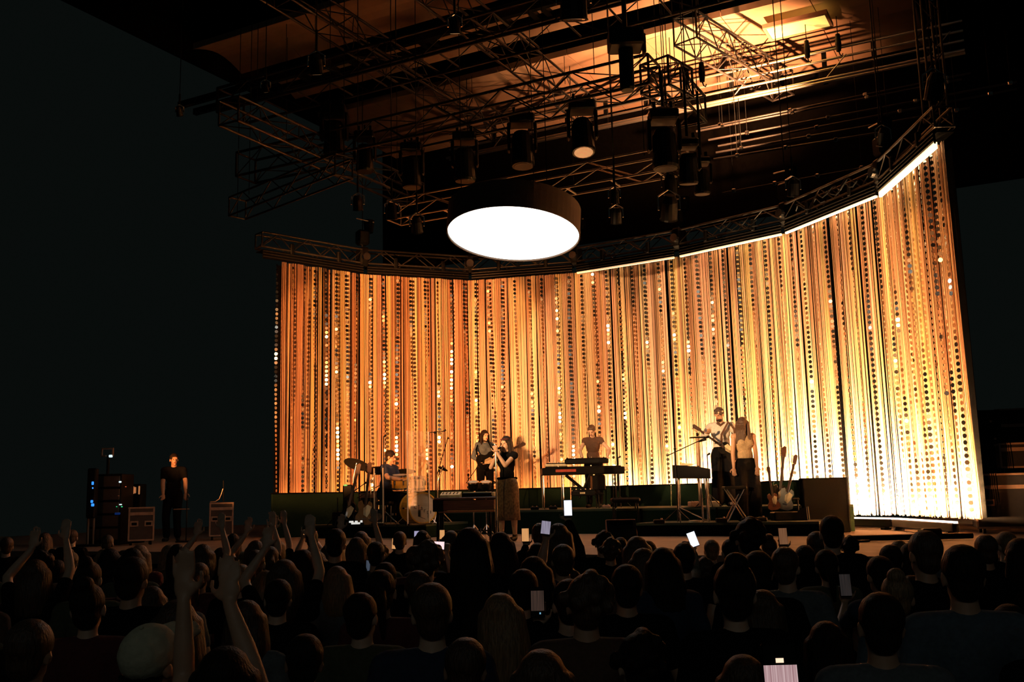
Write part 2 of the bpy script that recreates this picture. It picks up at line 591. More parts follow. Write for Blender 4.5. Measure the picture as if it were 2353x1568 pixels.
# ------------------------------------------------------------------ the bead and fringe curtain
STRAND = bpy.data.materials.new('fringe_strands')
STRAND.use_nodes = True
nt = STRAND.node_tree
pb = nt.nodes['Principled BSDF']
pb.inputs['Roughness'].default_value = 0.45
at_ = nt.nodes.new('ShaderNodeAttribute')
at_.attribute_name = 'strand_tint'
nt.links.new(at_.outputs['Color'], pb.inputs['Base Color'])
DISC = mat('mirror_disc', (0.80, 0.74, 0.66), 0.16, 1.0, var=0.05)
rnd = random.Random(5)
order = ['leftmost', 'second from the left', 'third from the left', 'middle', 'third from the right', 'second from the right', 'rightmost']
TINTS = [(0.80, 0.52, 0.30), (0.72, 0.44, 0.26), (0.62, 0.33, 0.20), (0.84, 0.62, 0.30), (0.78, 0.46, 0.34), (0.52, 0.28, 0.16), (0.88, 0.66, 0.42)]
for i in range(7):
    a, b = CP[i], CP[i + 1]
    d2 = (b - a).normalized()
    L = (b - a).length
    nrm = Vector((d2.y, -d2.x, 0))                 # towards the stage
    dv = Vector((d2.x, d2.y, 0))
    org = Vector((a.x, a.y, 0))
    t = thing('string_curtain', f'{order[i]} panel of the curved curtain of hanging strings and mirror discs', 'curtain', (a.x, a.y, BOTZ), 0, 'panels of the string curtain')
    vs, fs, tint = [], [], []
    s = 0.30 if i == 0 else -0.05
    end = L + 0.05 if i < 6 else L - 0.02
    gw, gt, amp = 0, TINTS[0], 0
    while s < end:
        if gw <= 0:                                # a new bundle of strings
            gw = rnd.uniform(0.03, 0.14)
            gt = rnd.choice(TINTS)
            lean = rnd.uniform(-0.012, 0.012)
            amp = rnd.uniform(0.0, 0.02)
            ph = rnd.uniform(0, 6)
            gd = rnd.uniform(-0.05, 0.05)
            s += rnd.choice([0, 0, 0.004, 0.006, 0.012, 0.02]) if i < 4 else rnd.choice([0, 0, 0, 0.004, 0.01])
        k = rnd.uniform(0.55, 1.12)
        col = (gt[0] * k, gt[1] * k, gt[2] * k)
        if rnd.random() < 0.05:
            col = (0.16, 0.08, 0.045)
        rr = rnd.uniform(0.0042, 0.0062)
        dep = gd + rnd.uniform(-0.02, 0.02)
        zb = BOTZ + rnd.uniform(-0.02, 0.03)
        base = len(vs)
        NS = 7
        ph2 = rnd.uniform(0, 6)
        for q in range(NS + 1):
            u = q / NS
            z = TOPZ + 0.02 + (zb - TOPZ) * u
            off = lean * u * 2 + amp * math.sin(ph + u * 4) * u + 0.004 * math.sin(ph2 + u * 9) * u
            flare = 0.10 * u * u if (i == 6 and s > L - 0.4) else 0
            c = org + dv * (s + off + flare) + nrm * dep
            for an in (0, 2.094, 4.189):
                p = c + (dv * math.cos(an + 0.5) + nrm * math.sin(an + 0.5)) * rr
                vs.append((p.x - a.x, p.y - a.y, z - BOTZ))
                tint.append(col)
        for q in range(NS):
            for an in range(3):
                bn = (an + 1) % 3
                fs.append((base + q * 3 + an, base + q * 3 + bn, base + q * 3 + 3 + bn, base + q * 3 + 3 + an))
        st_ = rnd.uniform(0.0075, 0.0105)
        s += st_
        gw -= st_
    me = bpy.data.meshes.new('fringe')
    me.from_pydata(vs, [], fs)
    ca = me.color_attributes.new('strand_tint', 'FLOAT_COLOR', 'POINT')
    ca.data.foreach_set('color', [c for tt in tint for c in (*tt, 1.0)])
    me.materials.append(STRAND)
    o = bpy.data.objects.new('fringe', me)
    COL.objects.link(o)
    o.parent = t
    o['kind'] = 'stuff'
    # added black sheet behind the strings, keeps batten light off the cases
    q0, q1 = dv * (0.28 if i == 0 else -0.03), dv * (L + (0.03 if i < 6 else -0.22))
    MB().box(((q0 + q1) / 2).length * Vector((1, 0, 0)) + Vector((0, 0.17, (TOPZ - BOTZ) / 2)), ((q1 - q0).length, 0.008, TOPZ - BOTZ - 0.04), RZ(math.degrees(math.atan2(d2.y, d2.x)))).build('light_blocker', MATTE, t)
    # strings of mirror discs, each string a part
    nd = 8 if i else 7
    ss = [(0.14)] + [0.50 + (L - 0.5) * (k + 0.2) / nd for k in range(nd)] if i == 0 else [L * (k + 0.45) / nd for k in range(nd)]
    if i == 6:
        ss = [L * (k + 0.3) / 11 for k in range(11)]
    for s in ss:
        mb = MB()
        R = 0.036
        yaw = rnd.uniform(-0.5, 0.5)
        tw = rnd.uniform(-0.16, 0.16)
        lean = rnd.uniform(-0.008, 0.012)
        z = TOPZ - 0.10
        k = 0
        dull = 0
        while z > BOTZ + 0.08:
            u = (TOPZ - z) / (TOPZ - BOTZ)
            yaw += tw * rnd.uniform(0.0, 1.0) + rnd.gauss(0, 0.07)
            if rnd.random() < 0.05:
                tw = rnd.uniform(-0.2, 0.2)
            if rnd.random() < 0.03:
                yaw = rnd.uniform(-0.3, 0.3)
            tl = rnd.gauss(-0.02, 0.05)
            c = org + dv * (s + lean * u * 6 + 0.012 * math.sin(u * 7 + s * 9)) + nrm * 0.085
            n3 = (nrm * math.cos(yaw) + dv * math.sin(yaw)).normalized()
            n3 = (n3 + Vector((0, 0, tl))).normalized()
            ex = n3.cross(Vector((0, 0, 1))).normalized()
            ez = ex.cross(n3)
            v8 = []
            for sd in (-0.0015, 0.0015):
                for q in range(8):
                    an = q * math.pi / 4
                    p = c + n3 * sd + (ex * math.cos(an) + ez * math.sin(an)) * R
                    v8.append((p.x - a.x, p.y - a.y, z + p.z - BOTZ))
            f8 = [tuple(range(7, -1, -1)), tuple(range(8, 16))] + [(q, (q + 1) % 8, 8 + (q + 1) % 8, 8 + q) for q in range(8)]
            mb.add(v8, f8)
            z -= 0.097
            k += 1
        mb.build('disc_string', DISC, t)

# ------------------------------------------------------------------ trusses
BRACE_R = 0.013


def box_truss(label, p0, p1, wid, hgt, m, cr=0.025, bay=0.62, faces='tbfr', group=None, name='lighting_truss', up=(0, 0, 1)):
    """p0-p1: the centre line of its bottom face."""
    p0, p1 = Vector(p0), Vector(p1)
    mid = (p0 + p1) / 2
    d = (p1 - p0).normalized()
    upv = Vector(up)
    sd = d.cross(upv).normalized()
    t = thing(name, label, 'truss', mid, 0, group)
    L = (p1 - p0).length
    c = lambda s, x, z: d * (s - L / 2) + sd * (x * wid / 2) + upv * (z * hgt)
    for x in (-1, 1):
        for z in (0, 1):
            pipe('chord', c(0, x, z), c(L, x, z), cr, m, t)
    n = max(2, round(L / bay))
    for k in range(n):
        s0, s1 = L * k / n, L * (k + 1) / n
        fl = k % 2
        for fc in faces:
            if fc == 'f':
                q = (c(s0, 1, fl), c(s1, 1, 1 - fl))
            elif fc == 'r':
                q = (c(s0, -1, fl), c(s1, -1, 1 - fl))
            elif fc == 't':
                q = (c(s0, 1 if fl else -1, 1), c(s1, -1 if fl else 1, 1))
            elif fc == 'b':
                q = (c(s0, 1 if fl else -1, 0), c(s1, -1 if fl else 1, 0))
            elif fc == 'l':                         # straight ladder rungs on the bottom
                q = (c((s0 + s1) / 2, 1, 0), c((s0 + s1) / 2, -1, 0))
            elif fc == 'u':                         # uprights on the front face
                q = (c(s0, 1, 0), c(s0, 1, 1))
            pipe('brace', q[0], q[1], BRACE_R if fc != 'l' else 0.02, m, t, 6)
    if name == 'lighting_truss':
        for k in (L * 0.12, L * 0.88):
            q = c(k, 0, 1)
            pipe('hoist_cable', q, q + Vector((0, 0, 12.45 - mid.z - q.z)), 0.008, BLACK, t, 6)
    for k in (0, L):                                # end frames
        for q in (((1, 0), (1, 1)), ((-1, 0), (-1, 1)), ((1, 0), (-1, 0)), ((1, 1), (-1, 1))):
            pipe('end_bar', c(k, *q[0]), c(k, *q[1]), cr * 0.8, m, t, 6)
    return t


# the curved curtain truss: one length per panel, with a black valance and a glowing lower edge
EDGE_GLOW = [0, 0, 0, 0.9, 1.4, 2.2, 3.2]  # emission of the valance's lower edge, standing in for footlight on it
for i in range(7):
    a, b = CP[i], CP[i + 1]
    d = (b - a).normalized()
    n = Vector((d.y, -d.x))
    L = (b - a).length
    m0, m1 = a + d * 0.06 - n * 0.02, b - d * 0.06 - n * 0.02
    if i == 0:
        m0 = a - d * 0.25
    t = box_truss(f'{order[i]} length of the dark truss carrying the curved curtain', (m0.x, m0.y, TOPZ + 0.26), (m1.x, m1.y, TOPZ + 0.26), 0.30, 0.32, DARKALU, 0.024, 0.4, 'fr', 'truss lengths above the curtain', 'curtain_truss')
    lx = t.location
    ang = math.degrees(math.atan2(d.y, d.x))
    M = RZ(ang)
    LL = (m1 - m0).length
    zz = TOPZ - lx.z
    MB().box((0, -0.16, zz + 0.10), (LL - 0.04, 0.03, 0.20), M, 0.006).build('valance', MATTE, t)
    MB().box((0, 0.0, zz + 0.19), (LL - 0.04, 0.3, 0.02), M).build('valance_lid', MATTE, t)
    for k in range(3):                              # folded sheet ribs along it
        MB().box((0, -0.18, zz + 0.045 + 0.06 * k), (LL - 0.05, 0.012, 0.012), M).build('rib', DARKALU, t)
    for k in (-0.22, 0.24):                         # clamp and hanger in the bay
        MB().box((LL * k, -0.15, zz + 0.30), (0.09, 0.09, 0.26), M, 0.02).build('clamp', BLACK, t)
    if EDGE_GLOW[i]:
        sm = mat(f'lit_valance_edge_{i}', (0.95, 0.85, 0.7), 0.5, emit=EDGE_GLOW[i] * 0.8, ecol=(1.0, 0.66, 0.36))
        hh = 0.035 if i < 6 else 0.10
        MB().box((0, -0.15 + (0.0 if i < 6 else 0.0), zz - 0.004 - hh / 2 + (0 if i < 6 else 0.03)), (LL - 0.06, 0.05, hh), M).build('lit_valance_edge', sm, t)
    # loops of cable tied along it
    if i in (2, 3, 4, 5):
        for q in range(3):
            x0 = rnd.uniform(-0.4, 0.1) * LL
            pts = [M @ Vector((x0 + 0.10 * k, -0.2 - 0.04 * math.sin(k), zz + 0.32 + 0.08 * math.sin(k * 1.3 + q) + 0.05 * q)) for k in range(10)]
            MB().path(pts, 0.012, 5).build('cable', BLACK, t)
for i in range(1, 7):                               # corner blocks with their hoists and chains
    p = CP[i]
    pn = Vector((GR[i].x, GR[i].y)) - p
    pn.normalize()
    t = thing('corner_block', f'black corner joint with hoist chain at the {["first", "second", "third", "fourth", "fifth", "sixth"][i - 1]} bend of the curtain truss', 'truss joint', (p.x, p.y, TOPZ + 0.42), math.degrees(math.atan2(pn.y, pn.x)) + 90, 'corner joints of the curtain truss')
    MB().box((0, 0, 0), (0.22, 0.34, 0.46), None, 0.04).build('block', BLACK, t)
    MB().lathe([(0, -0.06), (0.09, -0.06), (0.10, 0), (0.09, 0.06), (0, 0.06)], 12, T(0, -0.21, -0.02) @ RX(90)).build('hinge_cap', CHROME, t)
    MB().box((0, 0, 0.48), (0.30, 0.24, 0.36), None, 0.05).build('hoist_motor', BLACK, t)
    MB().lathe([(0, 0), (0.10, 0), (0.13, 0.25), (0.13, 0.3), (0, 0.3)], 10, T(0.16, 0, 0.62)).build('chain_bag', MATTE, t)
    pipe('hook', (0, 0, 0.22), (0, 0, 0.32), 0.03, CHROME, t)
    pipe('chain', (0, 0, 0.6), (0, 0, 4.78), 0.011, BLACK, t, 6)
    pipe('tie', (-0.2, -0.1, 0.9), (0.25, -0.1, 0.86), 0.015, ALU, t, 6)

# ------------------------------------------------------------------ the rig over the stage
def YX(px, py, z):
    p = at_z(px, py, z)
    return p


# front truss (nearest), seen from below
y = at_z(1300, 95, 10.6).y
box_truss('nearest long truss across the top of the picture with a laddered underside', (-15.6, y - 0.42, 10.6), (-2.2, y - 0.42, 10.6), 0.84, 0.55, DARKALU, 0.035, 0.9, 'frl')
# second truss carrying the row of moving lights
T2Y = at_z(1200, 194, 9.85).y
t2x1 = at_z(1495, 160, 9.6).x
T2 = box_truss('long dark truss carrying the row of hanging moving lights', (-15.6, T2Y - 0.0 + 0.3, 9.3), (t2x1, T2Y + 0.3, 9.3), 0.62, 0.55, DARKALU, 0.032, 0.75, 'tfrb')
# its angled end and the length running upstage
e1 = at_z(1530, 200, 9.6)
box_truss('short angled truss joining the light truss to the length running upstage', (t2x1, T2Y + 0.3, 9.3), (-5.55, T2Y + 1.1, 9.3), 0.6, 0.55, DARKALU, 0.03, 0.5, 'tfrb')
box_truss('right truss running upstage from the row of moving lights', (-5.75, T2Y + 0.9, 9.3), (-5.75, 18.7, 9.3), 0.62, 0.55, DARKALU, 0.03, 0.75, 'tfrb')
# upstage-running trusses on the left
zz = 11.25
box_truss('upstage-running truss at the top left of centre, thicker of the pair', (at_z(1045, 40, zz).x, 11.5, zz), (at_z(1045, 40, zz).x, 22.0, zz), 0.5, 0.5, DARKALU, 0.028, 0.6, 'tfrb')
box_truss('upstage-running truss nearer the left, crossing the roof ladder beam', (at_z(790, 95, zz).x, 10.0, zz), (at_z(790, 95, zz).x, 22.0, zz), 0.5, 0.5, DARKALU, 0.028, 0.6, 'tfrb')
box_truss('low left truss running upstage beyond the end of the light truss', (-13.45, 13.8, 9.3), (-13.45, 20.3, 9.3), 0.5, 0.5, DARKALU, 0.028, 0.6, 'tfrb')
# slanting truss at right and the rails behind it
p0, p1 = at_z(1575, 95, 11.3), at_z(1800, 225, 11.3)
box_truss('slanting pale truss against the brightest patch of the roof', p0, p1, 0.55, 0.6, DARKALU, 0.026, 0.42, 'tfrb')
# upstage ladder truss above the lamp
y5 = at_z(1430, 407, 8.2).y
box_truss('low laddered truss above and behind the round lamp', (-12.6, y5 + 0.28, 8.2), (-5.75, y5 + 0.28, 8.2), 0.52, 0.45, ALU, 0.022, 1.0, 'frl')
a, b = at_z(545, 500, 8.0), at_z(790, 405, 8.0)
t = box_truss('faint truss at far left sloping up towards the centre', a, b, 0.4, 0.4, DARKALU, 0.022, 0.5, 'fr')
for q in (a, b):
    pipe('cable', q - t.location, Vector((q.x, q.y, 12.45)) - t.location, 0.008, BLACK, t, 6)
# vertical ladder truss at the top right corner
pA = at_d(2112, 60, 19.0)
box_truss('upright ladder truss at the top right corner', (pA.x, pA.y, 9.2), (pA.x, pA.y, 12.35), 0.34, 0.34, DARKALU, 0.025, 0.45, 'fr', up=(R0.x, R0.y, 0))
# catwalk of bright rails
yk = at_z(1815, 205, 11.0).y
t = thing('rail_catwalk', 'catwalk of bright parallel rails lit from below at the upper right', 'catwalk', (-6.0, yk, 11.0))
for z, dy, r_ in ((0, 0, .035), (0.0, -0.16, .035), (0.28, 0, .03), (0.5, 0, .03), (0.72, 0, .03)):
    pipe('rail', (-7.5, dy, z), (5.2, dy, z), r_, ALU, t)
for k in range(12):
    x = -7.2 + k * 1.06
    MB().box((x, 0.04, 0.36), (0.10, 0.06, 0.80)).build('post', BLACK, t)
    if k % 2:
        pipe('brace', (x, -0.1, 0.0), (x + 0.5, -0.1, 0.5), 0.014, ALU, t, 6)
# pipes hung behind it
for k, (x0, y0, x1, y1, z, nm) in enumerate([
        (1610, 296, 2230, 168, 10.6, 'highest of the thin pipes under the bright catwalk'), (1600, 302, 2210, 182, 10.5, 'second of the thin pipes under the bright catwalk'),
        (1628, 322, 2338, 188, 10.2, 'third thin pipe below the bright catwalk'), (1650, 336, 2338, 204, 10.1, 'fourth thin pipe below the bright catwalk'),
        (1645, 351, 2230, 248, 9.8, 'fifth thin pipe, above the dark back wall'), (1640, 366, 2050, 300, 9.6, 'lowest thin pipe, above the dark back wall'),
        (1660, 443, 2010, 380, 9.0, 'faint thin pipe just over the curtain truss at right')]):
    A, B = at_z(x0, y0, z), at_z(x1, y1, z)
    mid = (A + B) / 2
    t = thing('fly_pipe', nm, 'pipe', mid)
    pipe('tube', A - mid, B - mid, 0.026 if k < 6 else 0.012, DARKALU, t)
    for q in range(4):
        u = 0.08 + 0.28 * q + 0.03 * (k % 3)
        c = (A - mid).lerp(B - mid, u)
        MB().box(c, (0.10, 0.08, 0.09), None, 0.02).build('clamp', CHROME, t)
        if q in (0, 3):
            pipe('cable', c, (c.x, c.y, 12.45 - mid.z), 0.007, BLACK, t, 6)
# suspension cables and hoists under the roof
for px, py0, py1, dist, nm in [(1572, 110, 200, 18, 'hook and chain hanging in front of the bright roof'), (1850, 55, 135, 21, 'chain with hook under the bright roof panel'),
                               (1919, 10, 120, 21, 'dark hoist hanging right of the bright roof panel'), (1611, 138, 190, 19, 'plain black drop pipe in front of the bright roof'),
                               (909, 20, 110, 17, 'thin cable hanging at the upper left of the roof')]:
    A, B = at_d(px, py0, dist), at_d(px, py1, dist)
    B = Vector((A.x, A.y, B.z))
    t = thing('hoist_chain', nm, 'chain', A)
    top = 12.45 - A.z
    dz = B.z - A.z
    pipe('cable', (0, 0, dz), (0, 0, top), 0.010, BLACK, t, 6)
    if 'cable' not in nm:
        MB().lathe([(0, dz), (0.05, dz + 0.02), (0.07, dz + 0.2), (0.05, dz + 0.42), (0, dz + 0.45)], 10).build('hoist_body', BLACK, t)
        MB().path([(0, 0, dz + 0.02), (0.02, 0, dz - 0.06), (0.06, 0, dz - 0.10), (0.08, 0, dz - 0.05)], 0.014, 6).build('hook', BLACK, t)


WARMLENS = mat('warm_lens', (1.0, 0.7, 0.35), 0.12, 0.0, var=0.1, emit=0.35, ecol=(1.0, 0.55, 0.25))


def moving_head(px, py, dist, hgt, tilt=0.0, label='', turn=0.0):
    """a hanging moving light whose middle is seen at a pixel"""
    c = at_d(px, py, dist)
    t = thing('moving_light', label, 'stage light', c, VIEW + turn, 'moving lights under the dark truss')
    k = hgt * 1.12 / 0.86
    MB().box((0, 0, 0.34 * k), (0.40 * k, 0.34 * k, 0.16 * k), None, 0.03).build('base', BLACK, t)
    for s in (-1, 1):
        MB().box((s * 0.21 * k, 0, 0.06 * k), (0.05 * k, 0.16 * k, 0.46 * k), None, 0.02).build('yoke_arm', BLACK, t)
    M = T(0, 0, -0.06 * k) @ RX(tilt)
    h = MB().lathe([(0, 0.20 * k), (0.13 * k, 0.20 * k), (0.165 * k, 0.12 * k), (0.17 * k, -0.16 * k), (0.185 * k, -0.32 * k), (0.17 * k, -0.36 * k), (0, -0.36 * k)], 16, M).build('head', BLACK, t)
    MB().lathe([(0, -0.365 * k), (0.14 * k, -0.365 * k), (0.15 * k, -0.355 * k), (0, -0.35 * k)], 16, M).build('lens', WARMLENS if tilt < -10 else BLACK, h)
    for s in (-1, 1):
        pipe('clamp', (s * 0.12 * k, 0, 0.42 * k), (s * 0.12 * k, 0, 0.56 * k), 0.03, BLACK, t)
    pipe('drop_arm', (0, 0, 0.5 * k), (0, 0, max(0.6, 9.3 - c.z)), 0.025, BLACK, t)
    return t


MHL = [(768, 300, 17.6, 1.0, 0, 'leftmost, tall and almost lost in the dark'), (838, 350, 17.6, 0.8, 0, 'second from the left'), (946, 382, 17.4, 0.85, 0, 'third from the left, over the left of the lamp'),
       (1068, 362, 17.2, 0.9, 3, 'above the left half of the round lamp'), (1200, 325, 17.0, 0.95, -4, 'above the right half of the round lamp'),
       (1338, 296, 16.8, 0.95, -14, 'tilted, with a warm lens, right of the lamp'), (1526, 322, 16.6, 0.95, 0, 'at the corner of the truss'),
       (1581, 372, 16.8, 0.72, 10, 'small, right of the corner light'), (1612, 405, 17.5, 0.62, 4, 'rightmost, low, right of the corner light')]
for n_, (px, py, dd, hh, tl, nm) in enumerate(MHL):
    if n_ < 6:
        r_ = ray(px, py)
        dd = (T2Y + 0.3) * r_.dot(F0) / r_.y
    o_ = moving_head(px, py, dd, hh, tl, 'black moving stage light, ' + nm)
    if n_ > 6:
        pipe('cable', (0, 0, 0.5), (0, 0, 12.45 - o_.location.z), 0.008, BLACK, o_, 6)
# big fixture hung under the front truss
c = at_d(1438, 120, 15.4)
t = thing('followspot', 'large black lamp housing on a plate under the nearest truss', 'stage light', c, VIEW)
MB().box((0, 0, 0.20), (0.56, 0.45, 0.30), None, 0.03).build('housing', BLACK, t)
MB().box((0.30, 0, 0.12), (0.05, 0.2, 0.34), None, 0.02).build('side_arm', BLACK, t)
MB().lathe([(0, 0.1), (0.12, 0.1), (0.12, -0.62), (0.10, -0.66), (0, -0.66)], 14).build('barrel', BLACK, t)
pipe('clamp', (0, 0, 0.35), (0, 0, 10.62 - c.z), 0.04, BLACK, t)
# par lamps
WARMLENS = mat('warm_lens', (1.0, 0.7, 0.35), 0.12, 0.0, var=0.1, emit=0.35, ecol=(1.0, 0.55, 0.25))  # emission stands in for warm light reflected by the unlit par lenses


def par(px, py, dist, k, nm, lens, tilt=20, turn=0):
    c = at_d(px, py, dist)
    t = thing('par_lamp', nm, 'stage light', c, VIEW + turn, 'small round stage lamps')
    M = RX(tilt)
    b = MB().lathe([(0, 0.22 * k), (0.07 * k, 0.22 * k), (0.11 * k, 0.12 * k), (0.12 * k, -0.12 * k), (0.13 * k, -0.14 * k), (0, -0.13 * k)], 14, M).build('can', BLACK, t)
    MB().lathe([(0, -0.145 * k), (0.10 * k, -0.145 * k), (0.11 * k, -0.135 * k), (0, -0.13 * k)], 14, M).build('lens', lens, b)
    MB().path([(-0.15 * k, 0, 0), (-0.15 * k, 0, 0.2 * k), (0, 0, 0.30 * k), (0.15 * k, 0, 0.2 * k), (0.15 * k, 0, 0)], 0.014, 6).build('yoke', CHROME, t)
    pipe('hanger', (0, 0, 0.29 * k), (0, 0, 0.7 * k), 0.02, BLACK, t, 6)
    pipe('cable', (0, 0, 0.7 * k), (0, 0, 12.45 - c.z), 0.008, BLACK, t, 6)
    return t


par(1538, 483, 17.0, 1.25, 'round lamp with a warm reflecting lens above the middle of the curtain truss', WARMLENS, 35)
par(1416, 500, 17.0, 0.8, 'small round lamp between the big disc lamp and the warm lens', CHROME, 25)
par(1412, 455, 17.2, 0.7, 'small round lamp just above another beside the disc lamp', CHROME, 20)
par(1540, 430, 17.2, 1.0, 'dark round lamp right above the warm lens', BLACK, 10)
par(727, 152, 15.5, 0.9, 'lamp with a tiny bright glint at the upper left of the roof', WARMLENS, 30)
par(1045, 62, 14.5, 0.7, 'lamp with a glint at the top left of centre', WARMLENS, 25)
par(1318, 8, 13.0, 1.6, 'large dished lamp cut off by the top edge of the picture', CHROME, 20)
par(900, 490, 18.5, 0.9, 'dim lamp left of the disc lamp', BLACK, 15)
par(958, 520, 18.5, 0.9, 'dim lamp with a pale edge just left of the disc lamp', CHROME, 40)
par(822, 470, 18.5, 0.8, 'dim lamp above the left of the curtain', BLACK, 25)
par(412, 258, 17.5, 0.5, 'single glinting lamp in the dark far left of the rig', WARMLENS, 35)
par(610, 202, 16.0, 0.5, 'glinting lamp left of the roof ladder beam', WARMLENS, 30)
par(2030, 320, 17.0, 0.9, 'round lamp above the right bend of the curtain truss', BLACK, 20)
par(1823, 436, 17.8, 0.9, 'black lamp above the fifth joint of the curtain truss', BLACK, 20)
par(2147, 205, 16.5, 1.3, 'lamp with a pinkish body at the upper right end of the rig', BLACK, 30)

# ------------------------------------------------------------------ the big round disc lamp
LD = 17.0
lc = at_d(1179.5, 538, LD)
RADL = 1.17
los = (lc - Vector((0, 0, CZ))).normalized()
# the lamp is tipped towards the audience: its normal is chosen so that its face shows as the flattened ellipse of the photograph
nl = (Vector((0, 0, -1)) - F0 * 0.165 - R0 * 0.07).normalized()
q = nl.to_track_quat('-Z', 'Y')
DISCLIGHT = mat('lamp_diffuser', (0.97, 1.0, 0.95), 0.5, var=0.0, emit=4.0, ecol=(0.96, 1.0, 0.93))
LAMPSIDE = mat('lamp_brown_fabric', (0.06, 0.038, 0.026), 0.85, bump=0.2, scale=60)
t = thing('disc_lamp', 'huge round drum lamp with a glowing white underside hung over the stage', 'lamp', lc)
ml = q.to_matrix().to_4x4()
R_ = RADL
side = MB()
prof = [(R_ - 0.02, -0.03), (R_, -0.03), (R_, 0.46), (R_ - 0.06, 0.48), (0, 0.48), (0, 0.44), (R_ - 0.08, 0.44), (R_ - 0.02, 0.40), (R_ - 0.02, -0.03)]
vs, fs = [], []
N = 64
for r_, z_ in prof[:-1]:
    for i in range(N):
        an = 2 * math.pi * i / N
        vs.append((max(r_, 1e-3) * math.cos(an), max(r_, 1e-3) * math.sin(an), z_))
m_ = len(prof) - 1
for k in range(m_):
    k2 = (k + 1) % m_
    for i in range(N):
        j = (i + 1) % N
        fs.append((k * N + i, k2 * N + i, k2 * N + j, k * N + j))
side.add(vs, fs, ml).build('drum_side', LAMPSIDE, t)
MB().lathe([(0, 0.0), (R_ - 0.024, 0.0), (R_ - 0.024, 0.03), (0, 0.03)], 64, ml).build('glowing_face', DISCLIGHT, t)
for an in (0.5, 2.6, 4.7):
    p = ml @ Vector((R_ * 0.8 * math.cos(an), R_ * 0.8 * math.sin(an), 0.48))
    pipe('suspension_wire', p, (p.x, p.y, 12.45 - lc.z), 0.008, BLACK, t, 6)
    MB().box((p.x, p.y, p.z + 0.04), (0.10, 0.10, 0.10), None, 0.02).build('bracket', BLACK, t)

# ------------------------------------------------------------------ floor battens, cases, stage gear at the sides
for i in range(7):
    m = inward(i, i + 1, 0.5, 0.34)
    d = (CP[i + 1] - CP[i]).normalized()
    L = (CP[i + 1] - CP[i]).length
    if i in (0, 1, 2, 3, 4):
        nm = f'{order[i]} floor light batten hidden behind the low wall'
    else:
        nm = ['floor light batten at the foot of the bright curtain, partly behind the black end panel', 'rightmost floor light batten at the foot of the curtain, its top edge glowing'][i - 5]
    t = thing('floor_batten', nm, 'stage light', (m.x, m.y, STAGE), math.degrees(math.atan2(d.y, d.x)), 'floor battens at the foot of the curtain')
    MB().box((0, 0, 0.115), (L * 0.93, 0.10, 0.13), None, 0.012).build('housing', BLACK, t)
    for s in (-0.4, 0, 0.4):
        MB().box((s * L, 0, 0.025), (0.10, 0.16, 0.05), None, 0.01).build('foot', BLACK, t)
    em = mat(f'batten_lens_{i}', (1, 0.95, 0.9), 0.4, emit=[0.2, .3, .4, .6, 1.5, 2.5, 3.5][i], ecol=(1.0, 0.85, 0.72))
    MB().box((0, 0.0, 0.19), (L * 0.93, 0.06, 0.03)).build('lens_strip', em, t)
t = thing('floor_pipe', 'black pipe and cable loop on the orange lit stage floor at right', 'pipe', ground(2100, 13.6, STAGE), VIEW - 4)
pipe('tube', (-0.9, 0, 0.05), (0.75, 0.1, 0.05), 0.04, BLACK, t)
pipe('tube', (-0.8, 0.35, 0.04), (0.7, 0.42, 0.04), 0.03, BLACK, t)
MB().path([(-0.9, 0.1, 0.02), (-1.05, 0.0, 0.02), (-1.0, -0.16, 0.02), (-0.8, -0.2, 0.02), (-0.66, -0.1, 0.02), (-0.8, 0, 0.03)], 0.018, 6).build('cable_loop', BLACK, t)
MB().box((0.2, 0.05, 0.10), (0.25, 0.14, 0.12), None, 0.02).build('bracket', BLACK, t)

CASE = mat('case_panel', (0.045, 0.032, 0.026), 0.6, bump=0.1)
CASEALU = mat('case_edging', (0.42, 0.27, 0.19), 0.4, 0.3)


def flight_case(px, dist, z0, wd, ht, dp, nm, turn=0, lid=0.16, latches=True, group='flight cases', pm=None, em=None):
    pm, em = pm or CASE, em or CASEALU
    p = ground(px, dist, z0)
    t = thing('flight_case', nm, 'flight case', p, VIEW + turn, group)
    zb = 0.09
    h1 = ht - zb - lid
    MB().box((0, 0, zb + h1 / 2), (wd, dp, h1)).build('body', pm, t)
    MB().box((0, 0, ht - lid / 2 + 0.004), (wd, dp, lid - 0.012)).build('lid', pm, t)
    e = 0.028
    for z in (zb, zb + h1 - e / 2, ht - e / 2, ht - lid + e / 2):
        MB().box((0, -dp / 2 - 0.004, z), (wd + 0.02, 0.012, e)).build('edging', em, t)
    for s in (-1, 1):
        MB().box((s * wd / 2, -dp / 2 - 0.004, zb + (ht - zb) / 2), (e, 0.014, ht - zb)).build('edging', em, t)
        MB().box((s * wd / 2, 0, ht - e / 2), (e, dp, e)).build('edging', em, t)
        if latches:
            l = MB().box((s * wd * 0.29, -dp / 2 - 0.008, zb + h1 * 0.62), (0.14, 0.012, 0.10), None, 0.004).build('latch_plate', em, t)
            MB().box((s * wd * 0.29, -dp / 2 - 0.016, zb + h1 * 0.62), (0.09, 0.012, 0.05), None, 0.004).build('latch', BLACK, l)
        for q in (-1, 1):
            MB().lathe([(0, -0.02), (0.042, -0.02), (0.042, 0.02), (0, 0.02)], 10, T(s * wd * 0.4, q * dp * 0.38, 0.043) @ RY(90)).build('caster', BLACK, t)
    return t


